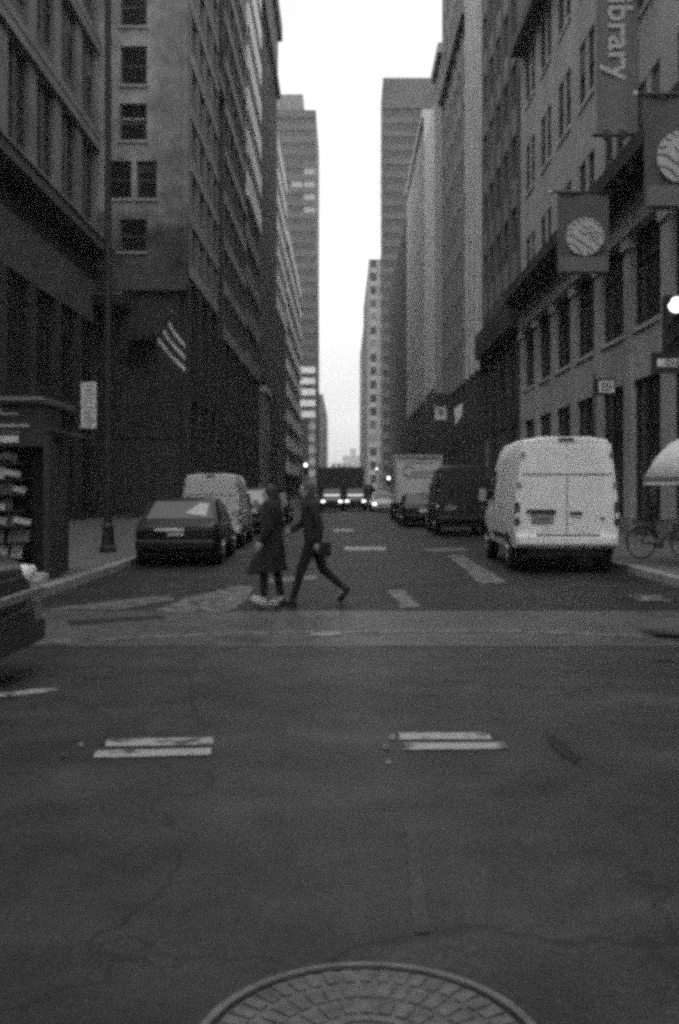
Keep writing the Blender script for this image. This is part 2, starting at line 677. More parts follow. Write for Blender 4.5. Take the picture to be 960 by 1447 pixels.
def window_mesh(w, h, frame, style):
    """window facing -y, centred on its own middle: frame bars and a pane"""
    k = (round(w, 2), round(h, 2), frame, style)
    if k in WIN:
        return WIN[k]
    fb = MB()
    t = min(0.09, w * .09)
    fb.box((-w / 2 + t / 2, 0, 0), (t, 0.1, h))
    fb.box((w / 2 - t / 2, 0, 0), (t, 0.1, h))
    fb.box((0, 0.002, h / 2 - t / 2), (w - 2 * t, 0.1, t))
    fb.box((0, 0.002, -h / 2 + t / 2), (w - 2 * t, 0.1, t))
    if style in ('sash', 'blind'):
        fb.box((0, -.01, 0), (w - 2 * t, 0.09, t * .9))
    if style == 'tall':
        fb.box((0, -.005, h * .18), (w - 2 * t, 0.09, t))
        fb.box((-w / 6, .004, 0), (t * .7, 0.08, h - 2 * t))
        fb.box((w / 6, .004, 0), (t * .7, 0.08, h - 2 * t))
    me = fb.mesh('window', [frame])
    pm = MB().box((0, 0.03, 0), (w - t, 0.02, h - t)).mesh('pane', ['glass'])
    WIN[k] = (me, pm)
    return WIN[k]


def window(root, fc, u, v, w, h, depth, frame='window_frame', style='sash', name='window'):
    me, pm = window_mesh(w, h, frame, style)
    c, _ = fc.box(u - .1, u + .1, v - .1, v + .1, -depth + .06, -depth + .06)
    o = link(name, me, root, Vector(c) - root.location, (0, 0, fc.rz()))
    link('pane', pm, o)
    if style == 'sash' and random.random() < .4:
        hh = h * random.choice((.25, .4, .5))
        kb = ('blind', round(w, 2), round(hh, 2))
        if kb not in WIN:
            WIN[kb] = MB().box((0, 0, 0), (w * .84, .012, hh)).mesh('blind', [random.choice(('dim_blind', 'dim_blind', 'tower_glass'))])
        link('blind', WIN[kb], o, (0, .012, h * .46 - hh / 2))
    return o


FWIN = {}


def far_window(root, fc, u, v, w, h, depth, m='far_glass', th=.06):
    if m == 'far_glass':
        m = random.choices(('far_glass', 'dim_blind', 'pale_blind'), (.80, .13, .07))[0]
    k = (round(w, 2), round(h, 2), m)
    if k not in FWIN:
        b = MB().box((0, 0, 0), (w, th, h), 0)
        b.box((0, -th / 2 - .01, 0), (w, .03, .08), 1)
        FWIN[k] = b.mesh('window', [m, 'window_frame'])
    c, _ = fc.box(u - .1, u + .1, v - .1, v + .1, -depth, -depth + th)
    return link('window', FWIN[k], root, Vector(c) - root.location, (0, 0, fc.rz()))


def grid(root, fc, u0, u1, v0, v1, nb, nf, pw, sh, po, so, mp_, ms_, rec=.35, near=False, bands=False, wm='far_glass', style='sash', pair=False, sill=None, vmax=1e9):
    """piers and spandrels standing proud of the recessed wall, a window in every opening"""
    bw_, fh = (u1 - u0) / nb, (v1 - v0) / nf
    for i in range(nb + 1):
        a = u0 + i * bw_
        l, r = (a, a + pw / 2) if i == 0 else ((a - pw / 2, a) if i == nb else (a - pw / 2, a + pw / 2))
        fc.put('pier', root, mp_, l, r, v0, v1, -rec, po)
    for j in range(nf):
        z = v0 + j * fh
        if bands:
            fc.put('floor_band', root, ms_, u0 + .004, u1 - .004, z, z + sh, -rec + .01, so)
        for i in range(nb):
            a, b = u0 + i * bw_ + pw / 2, u0 + (i + 1) * bw_ - pw / 2
            if not bands:
                fc.put('spandrel', root, ms_, a + .003, b - .003, z, z + sh, -rec + .01, so)
            if z > vmax:
                continue
            mid = z + sh + (fh - sh) / 2
            if pair:
                g = .35
                fc.put('mullion_pier', root, mp_, (a + b) / 2 - g / 2, (a + b) / 2 + g / 2, z + sh + .003, z + fh - .003, -rec + .01, min(so, po) - .02)
                cells = [((a + (a + b) / 2 - g / 2) / 2, (b - a - g) / 2), ((b + (a + b) / 2 + g / 2) / 2, (b - a - g) / 2)]
            else:
                cells = [((a + b) / 2, b - a)]
            for cu, cw in cells:
                if near:
                    window(root, fc, cu, mid, cw - .02, fh - sh - .02, rec - .06, style=style)
                else:
                    far_window(root, fc, cu, mid, cw - .02, fh - sh - .02, rec - .01, wm)
            if sill:
                fc.put('sill', root, sill, a - .05, b + .05, z + sh - .12, z + sh + .02, -rec + .02, so + .12)


def shell(root, fc, u0, u1, top, depth, m, rec=.35, name='wall', v0=0.0):
    fc.put(name, root, m, u0, u1, v0, top, -depth, -rec)


def roof_trim(root, fc, u0, u1, z, h, out, m, name='cornice', rec=.35):
    fc.put(name, root, m, u0 - .02, u1 + .02, z, z + h, -rec - .3, out)


def building(name, label, fc, u0, u1, group=None):
    mid = (u0 + u1) / 2
    loc = {'R': (fc.p, mid, 0), 'L': (fc.p, mid, 0), 'F': (mid, fc.p, 0)}[fc.k]
    return thing(name, label, 'building', loc, 0, group)


FR, FL = Face('R', 9.5), Face('L', -8.3)

# --- right: the library with its colonnade of tall windows
lib = building('library_building', 'stone building behind the white van with tall arcade windows, dark projecting cornice and hanging banners', FR, 17.4, 53.5)
shell(lib, FR, 17.4, 53.5, 24.8, 22, 'limestone', .3)
B0, BW, NB = 17.4, 3.9, 9
u_end = B0 + BW * NB
for i in range(NB + 1):
    a = B0 + i * BW
    l, r = a - .42, a + .42
    l, r = max(l, 17.4), min(r, 53.5)
    FR.put('pilaster', lib, 'limestone', l, r, 0.0, 9.95, -.3, .09)
    FR.put('pilaster_base', lib, 'grey_stone', l - .06, r + .06, 0.0, .7, -.25, .16)
    FR.put('capital', lib, 'pale_stone', l - .08, r + .08, 9.55, 9.97, -.25, .18)
    FR.put('pier', lib, 'limestone', max(a - .72, 17.4), min(a + .72, 53.5), 12.05, 24.4, -.3, .0)
for i in range(NB):
    a, b = B0 + i * BW + .42, B0 + (i + 1) * BW - .42
    FR.put('plinth', lib, 'dark_stone', a, b, 0, .62, -.28, .02)
    window(lib, FR, (a + b) / 2, 2.92, b - a - .02, 4.5, .21, 'bronze', 'tall', 'shop_window')
    FR.put('spandrel', lib, 'limestone', a + .003, b - .003, 5.18, 6.83, -.28, .012)
    FR.put('sill', lib, 'pale_stone', a - .003, b + .003, 6.72, 6.86, -.27, .07)
    window(lib, FR, (a + b) / 2, 8.43, b - a - .02, 3.1, .21, 'bronze', 'tall')
    a2, b2 = B0 + i * BW + .72, B0 + (i + 1) * BW - .72
    m_ = (a2 + b2) / 2
    for j, z0 in enumerate((12.05, 16.75, 21.35)):
        FR.put('mullion_pier', lib, 'limestone', m_ - .24, m_ + .24, z0 + .003, z0 + 2.6 + (.35 if j else 0), -.29, -.03)
        top = z0 + (2.55 if j == 0 else 2.6)
        FR.put('spandrel', lib, 'limestone', a2 + .003, b2 - .003, top, (16.75 if j == 0 else 21.35 if j == 1 else 24.4), -.28, -.012)
        for cu in ((a2 + m_ - .24) / 2, (b2 + m_ + .24) / 2):
            window(lib, FR, cu, (z0 + top) / 2, (b2 - a2) / 2 - .25, top - z0 - .02, .15, 'window_frame', 'sash')
        FR.put('sill', lib, 'pale_stone', a2 + .01, b2 - .01, z0 - .02, z0 + .12, -.27, .05)
FR.put('architrave', lib, 'limestone', 17.4, u_end, 9.97, 10.55, -.3, .25)
FR.put('frieze', lib, 'limestone', 17.4, u_end, 10.55, 11.05, -.3, .18)
FR.put('cornice_bed', lib, 'near_black', 17.3, u_end + .05, 11.05, 11.45, -.3, .55)
FR.put('cornice', lib, 'near_black', 17.2, u_end + .1, 11.45, 12.0, -.3, 1.0)  # near-black colour puts shade into the cornice faces
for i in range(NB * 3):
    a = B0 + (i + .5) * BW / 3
    FR.put('bracket', lib, 'near_black', a - .14, a + .14, 11.12, 11.44, .553, .92)
FR.put('top_cornice', lib, 'dark_stone', 17.3, u_end + .05, 24.4, 24.95, -.3, .7)
FR.put('parapet', lib, 'limestone', 17.4, u_end, 24.95, 25.7, -.3, -.1)

# --- right: taller blocks further on
b = building('office_tower', 'dark ribbed office block rising beyond the end of the library', FR, 53.5, 67.4)
shell(b, FR, 53.56, 67.4, 47, 24, 'dark_stone', .18)
grid(b, FR, 53.56, 67.4, 13.2, 45.2, 5, 8, .9, 1.5, .10, .04, 'dark_stone', 'grey_stone', .18)
grid(b, FR, 53.56, 67.4, 0, 10.4, 4, 2, .7, 1.0, .10, .0, 'brick_dark', 'near_black', .18)
FR.put('cornice', b, 'near_black', 53.6, 67.5, 10.4, 12.0, -.18, .55)
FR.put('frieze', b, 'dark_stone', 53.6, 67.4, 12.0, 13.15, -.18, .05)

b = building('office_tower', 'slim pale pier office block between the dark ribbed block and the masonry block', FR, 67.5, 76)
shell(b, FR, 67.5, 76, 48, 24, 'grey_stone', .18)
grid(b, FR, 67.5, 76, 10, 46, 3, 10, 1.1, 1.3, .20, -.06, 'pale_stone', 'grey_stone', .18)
grid(b, FR, 67.5, 76, 0, 10, 3, 2, .8, .9, .15, .0, 'brick_dark', 'near_black', .18)

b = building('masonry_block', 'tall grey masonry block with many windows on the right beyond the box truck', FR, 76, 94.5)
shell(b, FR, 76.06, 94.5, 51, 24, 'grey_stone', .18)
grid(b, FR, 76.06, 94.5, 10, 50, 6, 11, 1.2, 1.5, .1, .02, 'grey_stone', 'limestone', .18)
grid(b, FR, 76.06, 94.5, 0, 10, 5, 2, .8, .9, .15, .0, 'brick_dark', 'near_black', .18)
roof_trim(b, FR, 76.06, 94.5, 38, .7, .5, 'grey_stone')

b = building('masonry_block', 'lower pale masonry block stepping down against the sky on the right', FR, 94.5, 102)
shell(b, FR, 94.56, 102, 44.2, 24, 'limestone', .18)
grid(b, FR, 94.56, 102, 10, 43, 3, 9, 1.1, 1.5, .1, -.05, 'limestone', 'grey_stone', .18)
grid(b, FR, 94.56, 102, 0, 10, 2, 2, .8, .9, .15, .0, 'brick_dark', 'near_black', .18)
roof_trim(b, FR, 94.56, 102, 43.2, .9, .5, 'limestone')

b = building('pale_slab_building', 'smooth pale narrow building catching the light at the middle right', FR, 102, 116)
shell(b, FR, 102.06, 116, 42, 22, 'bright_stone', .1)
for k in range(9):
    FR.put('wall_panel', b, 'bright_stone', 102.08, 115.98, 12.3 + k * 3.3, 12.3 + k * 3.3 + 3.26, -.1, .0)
grid(b, FR, 102.06, 116, 0, 12, 3, 2, .8, 1.0, .12, .0, 'brick_dark', 'near_black', .1)

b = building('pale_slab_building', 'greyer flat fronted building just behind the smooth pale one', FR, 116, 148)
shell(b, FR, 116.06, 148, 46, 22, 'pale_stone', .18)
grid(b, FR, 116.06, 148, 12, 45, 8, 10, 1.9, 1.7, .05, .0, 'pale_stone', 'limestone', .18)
grid(b, FR, 116.06, 148, 0, 12, 6, 2, .8, 1.0, .12, .0, 'brick_dark', 'near_black', .18)
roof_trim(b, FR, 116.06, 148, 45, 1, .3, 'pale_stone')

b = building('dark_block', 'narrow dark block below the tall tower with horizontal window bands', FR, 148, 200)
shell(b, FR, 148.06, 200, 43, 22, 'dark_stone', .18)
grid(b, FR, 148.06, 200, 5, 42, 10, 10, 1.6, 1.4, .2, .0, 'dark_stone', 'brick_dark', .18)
grid(b, FR, 148.06, 200, 0, 5, 8, 1, .8, .8, .12, .0, 'brick_dark', 'near_black', .18)

FT = Face('F', 236.0)
b = building('glass_tower', 'tall flat topped tower on the right with rows of horizontal window bands', FT, 9.5, 40)
shell(b, FT, 9.5, 40, 99, 14, 'tower_stone', .28)
nf = 27
for k in range(nf):
    z = 4 + k * 3.25
    FT.put('floor_band', b, 'tower_stone', 9.5, 40, z, z + 1.5, -.28, .03)
    for i in range(9):
        far_window(b, FT, 9.5 + (i + .5) * 30.5 / 9, z + 2.375, 30.5 / 9 - .3, 1.7, .25, 'tower_glass')
FT.put('crown_band', b, 'tower_stone', 9.45, 40.05, 92.0, 99.2, -.5, .15)
FS = Face('R', 9.5)
grid(b, FS, 236.6, 249.8, 4, 90, 3, 22, .5, 1.7, .0, .06, 'tower_stone', 'tower_stone', .1)

FI = Face('R', 7.5)
b = building('stepped_tower', 'distant pale tower with setbacks left of the flat topped tower', FI, 285, 361)
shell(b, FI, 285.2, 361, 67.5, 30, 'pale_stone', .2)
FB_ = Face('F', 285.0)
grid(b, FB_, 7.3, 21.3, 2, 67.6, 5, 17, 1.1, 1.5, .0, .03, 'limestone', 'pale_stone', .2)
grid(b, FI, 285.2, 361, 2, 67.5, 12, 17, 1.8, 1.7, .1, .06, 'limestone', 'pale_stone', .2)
FK = Face('R', 7.62)
b = building('far_tower', 'farthest grey tower at the right edge of the sky gap', FK, 361, 446)
shell(b, FK, 362.2, 446, 62, 30, 'grey_stone', .2)
FKB = Face('F', 362.0)
grid(b, FKB, 7.4, 15, 2, 62.2, 3, 15, 1.1, 1.5, .0, .03, 'limestone', 'grey_stone', .2)
grid(b, FK, 362.3, 446, 2, 62, 10, 15, 2.2, 1.8, .1, .06, 'limestone', 'grey_stone', .2)

# --- left: the set back near block
FN = Face('L', -13.0)
b = building('corner_block', 'dark set back block at the left edge with tall pilasters and double floor bands', FN, 18, 52.4)
shell(b, FN, 18, 52.4, 36, 20, 'dark_stone', .28)
n0, nbw, nnb = 19.6, 3.65, 9
nfl = ((14.4, 19.3), (20.3, 24.4), (25.4, 29.6), (30.6, 34.8))
for i in range(nnb + 1):
    a = n0 + i * nbw
    FN.put('pilaster', b, 'grey_stone', max(a - .55, 18.0), min(a + .55, 52.4), 14.2, 35, -.28, .08)
for (z0, z1) in nfl:
    FN.put('floor_band', b, 'grey_stone', 18, 52.4, z1, z1 + .42, -.28, .30)
    FN.put('floor_band', b, 'dark_stone', 18, 52.4, z1 + .42, z1 + .62, -.28, .10)
    FN.put('floor_band', b, 'grey_stone', 18, 52.4, z1 + .62, z1 + 1.0, -.28, .24)
    for i in range(nnb):
        a, c_ = n0 + i * nbw + .55, n0 + (i + 1) * nbw - .55
        FN.put('mullion_pier', b, 'dark_stone', (a + c_) / 2 - .18, (a + c_) / 2 + .18, z0 + .9, z1, -.27, -.1)
        FN.put('spandrel', b, 'dark_stone', a + .003, c_ - .003, z0, z0 + .9, -.27, -.05)
        for cu in (a + (c_ - a) / 4 - .09, c_ - (c_ - a) / 4 + .09):
            window(b, FN, cu, (z0 + .9 + z1) / 2, (c_ - a) / 2 - .2, z1 - z0 - .92, .20)
FN.put('cornice', b, 'dark_stone', 17.8, 52.5, 13.7, 14.2, -.28, .9)
FN.put('cornice_lip', b, 'grey_stone', 17.8, 52.5, 14.2, 14.32, -.28, 1.0)
FN.put('fascia', b, 'dark_stone', 18, 52.4, 10.2, 12.4, -.28, .12)
FN.put('frieze', b, 'near_black', 18, 52.4, 12.4, 13.7, -.28, .02)  # near-black band paints in the shadow below the cornice
for i in range(nnb + 1):
    a = n0 + i * nbw
    FN.put('shop_pier', b, 'brick_dark', max(a - .4, 18.0), min(a + .4, 52.4), 0, 10.2, -.28, .1)
for i in range(nnb):
    a, c_ = n0 + i * nbw + .4, n0 + (i + 1) * nbw - .4
    FN.put('shop_sill', b, 'near_black', a, c_, 0, .6, -.27, .05)
    window(b, FN, (a + c_) / 2, 2.9, c_ - a - .02, 4.5, .20, 'bronze', 'tall', 'shop_window')
    FN.put('transom', b, 'near_black', a + .003, c_ - .003, 5.2, 6.1, -.27, .03)
    window(b, FN, (a + c_) / 2, 8.1, c_ - a - .02, 3.9, .20, 'bronze', 'tall')

# --- left: the block with the stained end wall facing the avenue
DA = 53.0
FA = Face('F', DA)


def sooty(name):
    """pale render, blotched to the right and sooty black below an uneven tide line"""
    m = mat(name, 0.35, 0.85, 0.45, 0.7)
    nt = m.node_tree
    p = nt.nodes['Principled BSDF']
    old = p.inputs['Base Color'].links[0].from_socket
    g = nt.nodes.new('ShaderNodeNewGeometry')
    sep = nt.nodes.new('ShaderNodeSeparateXYZ')
    nt.links.new(g.outputs['Position'], sep.inputs[0])
    for axis, sc_, amp, lo, hi, val in (('X', .55, 3.2, -10.3, -9.3, .62), ('Z', .35, 5.0, 16.9, 15.0, .30)):
        n = nt.nodes.new('ShaderNodeTexNoise')
        n.inputs['Scale'].default_value = sc_
        n.inputs['Detail'].default_value = 7
        n.inputs['Roughness'].default_value = .7
        nt.links.new(g.outputs['Position'], n.inputs['Vector'])
        a = nt.nodes.new('ShaderNodeMath')
        a.operation = 'MULTIPLY_ADD'
        a.inputs[1].default_value = amp
        nt.links.new(n.outputs[0], a.inputs[0])
        b_ = nt.nodes.new('ShaderNodeMath')
        b_.operation = 'SUBTRACT'
        b_.inputs[1].default_value = amp / 2
        nt.links.new(sep.outputs[axis], a.inputs[2])
        nt.links.new(a.outputs[0], b_.inputs[0])
        r = nt.nodes.new('ShaderNodeMapRange')
        r.inputs['From Min'].default_value = lo
        r.inputs['From Max'].default_value = hi
        r.inputs['To Min'].default_value = 1
        r.inputs['To Max'].default_value = val
        nt.links.new(b_.outputs[0], r.inputs[0])
        q = nt.nodes.new('ShaderNodeMath')
        q.operation = 'MULTIPLY'
        nt.links.new(old, q.inputs[0])
        nt.links.new(r.outputs[0], q.inputs[1])
        old = q.outputs[0]
    nt.links.new(old, p.inputs['Base Color'])


sooty('sooty_render')
b = building('end_wall_building', 'building on the left with a stained pale end wall and a few dark windows', FL, 53, 66)
s_ = 1407 / DA


def ax(x):
    return (x - 485) / s_


def az_(y):
    return CAM_H + (692 - y) / s_


wall_x0, wall_x1 = -19.0, -8.3
# the end wall is built from pieces round its openings
cols = [(170, 208)]
ops = []
for yt, yb in ((-18, 37), (65, 120), (146, 199), (310, 356)):
    ops.append((ax(170 if yt < 140 else 169), ax(208), az_(yb), az_(yt)))
ops.insert(3, (ax(152), ax(186), az_(281), az_(227)))
ops.insert(4, (ax(193), ax(222), az_(281), az_(227)))
ops += [(ax(170), ax(208), az_(-42), az_(-98))]
# horizontal courses and jambs
zs = sorted(set([13.0, round(az_(322), 3), 36.0] + [round(o_[2], 3) for o_ in ops] + [round(o_[3], 3) for o_ in ops]))
for za, zb in zip(zs[:-1], zs[1:]):
    split = ax(215)
    row = sorted([o_ for o_ in ops if o_[2] <= za + .01 and o_[3] >= zb - .01])
    x = wall_x0
    for o_ in row:
        FA.put('wall_panel', b, 'sooty_render', x, o_[0], za, zb, -.35, 0)
        x = o_[1]
    if x < split:
        FA.put('wall_panel', b, 'sooty_render', x, split, za, zb, -.35, 0)
        x = split
    FA.put('wall_panel', b, 'sooty_render', x, wall_x1 - .02, za, zb, -.35, 0)
for k, o_ in enumerate(ops):
    st = 'sash'
    window(b, FA, (o_[0] + o_[1]) / 2, (o_[2] + o_[3]) / 2, o_[1] - o_[0] - .02, o_[3] - o_[2] - .02, .25, 'window_frame', st)
    FA.put('sill', b, 'limestone', o_[0] - .08, o_[1] + .08, o_[2] - .12, o_[2] + .02, -.3, .1)
for dz in (0.02, .28):
    o_ = ops[2]
    FA.put('blind_slat', b, 'blind', o_[0] + .14, o_[1] - .14, az_(166) - dz - .04, az_(166) - dz + .04, -.2, -.165)
FA.put('wall', b, 'dark_stone', wall_x0, wall_x1 - .1, 13.0, 36, -12.8, -.36)
FA.put('wall', b, 'brick_dark', wall_x0, wall_x1 - .4, 0, 13.0, -12.8, .0)
FA.put('belt_course', b, 'dark_stone', wall_x0, wall_x1, 12.2, 13.0, -.3, .25)
FA.put('canopy', b, 'near_black', ax(134), ax(186), az_(440), az_(424), 0, 2.0)
FA.put('canopy_edge', b, 'steel', ax(134), ax(186), az_(425.5), az_(423.5), 2.0, 2.03)
FA.put('canopy', b, 'near_black', ax(186), ax(224), az_(486), az_(477), 0, 1.4)
for x0_, x1_ in ((150, 176), (182, 214), (220, 250)):
    FA.put('shop_glass', b, 'far_glass', ax(x0_), ax(x1_), .5, 4.4, .003, .05)
    FA.put('shop_frame', b, 'bronze', ax(x0_) - .1, ax(x1_) + .1, 4.4, 4.7, .003, .12)
FA.put('corner_quoin', b, 'sooty_render', ax(258), -8.26, 13.0, 36, -.5, .06)
grid(b, FL, 53.4, 65.4, 13, 36, 4, 8, 1.3, .7, .10, .16, 'grey_stone', 'stone_mid', .3, bands=True)
grid(b, FL, 53.4, 65.4, 0, 13, 3, 2, .9, 1.2, .1, .0, 'brick_dark', 'near_black', .4)

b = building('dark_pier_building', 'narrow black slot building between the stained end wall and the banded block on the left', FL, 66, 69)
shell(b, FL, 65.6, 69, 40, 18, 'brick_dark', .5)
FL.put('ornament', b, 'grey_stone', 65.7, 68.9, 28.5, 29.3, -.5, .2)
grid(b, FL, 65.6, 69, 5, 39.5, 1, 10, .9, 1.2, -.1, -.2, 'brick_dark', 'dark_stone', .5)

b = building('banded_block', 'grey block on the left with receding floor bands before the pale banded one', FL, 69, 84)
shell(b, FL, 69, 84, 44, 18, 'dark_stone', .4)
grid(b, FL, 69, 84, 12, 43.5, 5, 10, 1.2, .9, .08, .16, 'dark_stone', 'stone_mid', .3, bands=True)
grid(b, FL, 69, 84, 0, 12, 4, 2, .9, 1.2, .1, .0, 'brick_dark', 'near_black', .4)

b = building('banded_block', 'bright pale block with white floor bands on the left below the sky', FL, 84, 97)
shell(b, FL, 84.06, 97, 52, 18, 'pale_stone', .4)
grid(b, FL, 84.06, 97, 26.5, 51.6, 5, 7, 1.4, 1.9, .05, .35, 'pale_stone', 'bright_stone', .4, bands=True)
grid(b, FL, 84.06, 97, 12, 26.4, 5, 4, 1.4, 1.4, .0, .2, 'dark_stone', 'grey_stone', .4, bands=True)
grid(b, FL, 84.06, 97, 0, 12, 4, 2, .9, 1.2, .1, .0, 'brick_dark', 'near_black', .4)

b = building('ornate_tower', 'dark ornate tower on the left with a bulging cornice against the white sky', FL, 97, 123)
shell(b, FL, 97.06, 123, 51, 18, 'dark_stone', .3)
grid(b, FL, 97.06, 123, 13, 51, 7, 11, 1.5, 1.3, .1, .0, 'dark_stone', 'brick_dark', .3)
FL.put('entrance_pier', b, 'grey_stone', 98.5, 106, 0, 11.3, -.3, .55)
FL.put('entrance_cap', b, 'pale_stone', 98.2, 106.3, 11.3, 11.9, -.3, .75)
grid(b, FL, 106.4, 123, 0, 13, 4, 2, .9, 1.2, .1, .0, 'brick_dark', 'near_black', .3)
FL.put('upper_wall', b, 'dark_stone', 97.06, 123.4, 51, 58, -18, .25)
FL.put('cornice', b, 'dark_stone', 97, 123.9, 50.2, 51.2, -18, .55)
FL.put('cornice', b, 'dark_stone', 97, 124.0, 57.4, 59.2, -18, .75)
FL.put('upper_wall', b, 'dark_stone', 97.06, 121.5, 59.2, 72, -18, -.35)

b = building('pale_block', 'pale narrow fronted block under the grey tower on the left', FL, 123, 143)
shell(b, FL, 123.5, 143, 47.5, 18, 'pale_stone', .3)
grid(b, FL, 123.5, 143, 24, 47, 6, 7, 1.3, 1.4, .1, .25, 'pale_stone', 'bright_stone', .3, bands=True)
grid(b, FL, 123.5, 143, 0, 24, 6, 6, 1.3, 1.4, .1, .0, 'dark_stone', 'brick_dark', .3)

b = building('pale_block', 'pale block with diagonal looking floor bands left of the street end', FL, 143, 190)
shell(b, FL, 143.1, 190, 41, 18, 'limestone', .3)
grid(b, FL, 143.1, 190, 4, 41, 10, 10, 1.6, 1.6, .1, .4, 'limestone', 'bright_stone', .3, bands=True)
grid(b, FL, 143.1, 190, 0, 4, 8, 1, 1.2, .8, .1, .0, 'brick_dark', 'near_black', .3)

FG = Face('F', 297.0)
b = building('striped_block', 'low block with white stripes in front of the grey tower', FG, -34, -8.3)
shell(b, FG, -34, -8.3, 39, 7, 'grey_stone', .4)
for k in range(5):
    FG.put('floor_band', b, 'bright_stone', -34, -8.25, 23.2 + k * 3.3, 25.0 + k * 3.3, -.4, .1)
    for i in range(6):
        far_window(b, FG, -34 + (i + .5) * 25.7 / 6, 26.2 + k * 3.3, 3.6, 1.4, .39)
for k in range(6):
    FG.put('floor_band', b, 'limestone', -10.2, -8.25, 2 + k * 3.5, 3.8 + k * 3.5, -.4, .1)
FG.put('dark_front', b, 'near_black', -13, -10.25, 0, 23, -.4, .06)

FTL = Face('F', 306.0)
b = building('grey_tower', 'tall grey tower on the left with a stepped top and some pale windows', FTL, -30, -8.3)
shell(b, FTL, -40, -8.3, 118, 40, 'tower_stone', .28)
for k in range(29):
    z = 3 + k * 3.9
    FTL.put('floor_band', b, 'tower_stone', -40, -8.3, z, z + 2.0, -.5, .1)
    for i in range(8):
        wu = -40 + (i + .5) * 31.7 / 8
        far_window(b, FTL, wu, z + 2.95, 3.3, 1.85, .25, 'blind' if (i == 7 and k in (21, 22, 23, 24)) or (i == 6 and k == 23) else 'tower_glass')
FTL.put('crown_band', b, 'tower_stone', -40, -8.25, 116, 118.3, -.5, .2)
FTL.put('penthouse', b, 'grey_stone', -38, -12.4, 118.3, 124, -30, -2)

b = building('distant_block', 'distant grey block at the left edge of the street end', FL, 400, 530)
shell(b, FL, 400, 530, 40, 20, 'grey_stone', .3)
grid(b, FL, 400, 530, 3, 40, 12, 9, 4, 1.8, .2, .0, 'limestone', 'grey_stone', .3)
FE = Face('F', 830.0)
b = building('distant_house', 'small pale building with a turret closing the far end of the street', FE, -10, 22)
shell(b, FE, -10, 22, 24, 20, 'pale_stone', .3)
FE.put('upper_storey', b, 'pale_stone', 0, 18, 24, 30, -16, -1)
FE.put('turret', b, 'pale_stone', 6, 11, 30, 36, -9, -3)
for k in range(5):
    for i in range(7):
        far_window(b, FE, -10 + (i + .5) * 32 / 7, 4 + k * 4.4, 2.4, 2.6, .29)


# --- the two corner blocks on the near side of the avenue, behind the camera: they close the canyon the street runs through
for nm, lb, x0_, x1_ in (('corner_block', 'grey corner block behind the camera on the left of the street', -52.0, -9.0), ('corner_block', 'grey corner block behind the camera on the right of the street', 9.8, 52.0)):
    b = thing(nm, lb, 'building', ((x0_ + x1_) / 2, -7.5, 0))
    c_, d_ = ((x0_ + x1_) / 2, -20.5, 27.0), (x1_ - x0_, 26.0, 54.0)
    part_box('wall', b, c_, d_, 'grey_stone')
    for k in range(11):
        part_box('floor_band', b, ((x0_ + x1_) / 2, -7.4, 5 + k * 4.6), (x1_ - x0_ + .04, .24, 1.5), 'limestone')
    for k in range(11):
        xk = x0_ + (k + .5) * (x1_ - x0_) / 11
        part_box('window_strip', b, (xk, -7.47, 26.5), ((x1_ - x0_) / 11 * .6, .1, 49), 'far_glass')

# ------------------------------------------------------------------ vehicles
def wheel_parts(root, x, y, r, w, side, rim='steel'):
    b = MB()
    prof = [(-w / 2, r * .72), (-w / 2 - .004, r * .9), (-w / 2 + .03, r), (w / 2 - .03, r), (w / 2 + .004, r * .9), (w / 2, r * .72)]
    n = 28
    rings = []
    for px, pr in prof:
        rings.append([(px, pr * math.cos(2 * math.pi * k / n), pr * math.sin(2 * math.pi * k / n)) for k in range(n)])
    b.loft(rings, cap=True)
    t = b.build('wheel', 'rubber', root, (x, y, r), smooth=True, angle=40)
    rb = MB()
    rb.tube([(side * (w / 2 - .03), 0, 0), (side * (w / 2 + .008), 0, 0)], [r * .66, r * .62], 24)
    for k in range(5):
        a = 2 * math.pi * k / 5
        rb.tube([(side * (w / 2 + .01), math.cos(a) * r * .1, math.sin(a) * r * .1), (side * (w / 2 + .014), math.cos(a) * r * .55, math.sin(a) * r * .55)], .03, 6)
    rb.build('rim', rim, t, smooth=True, angle=40)
    return t


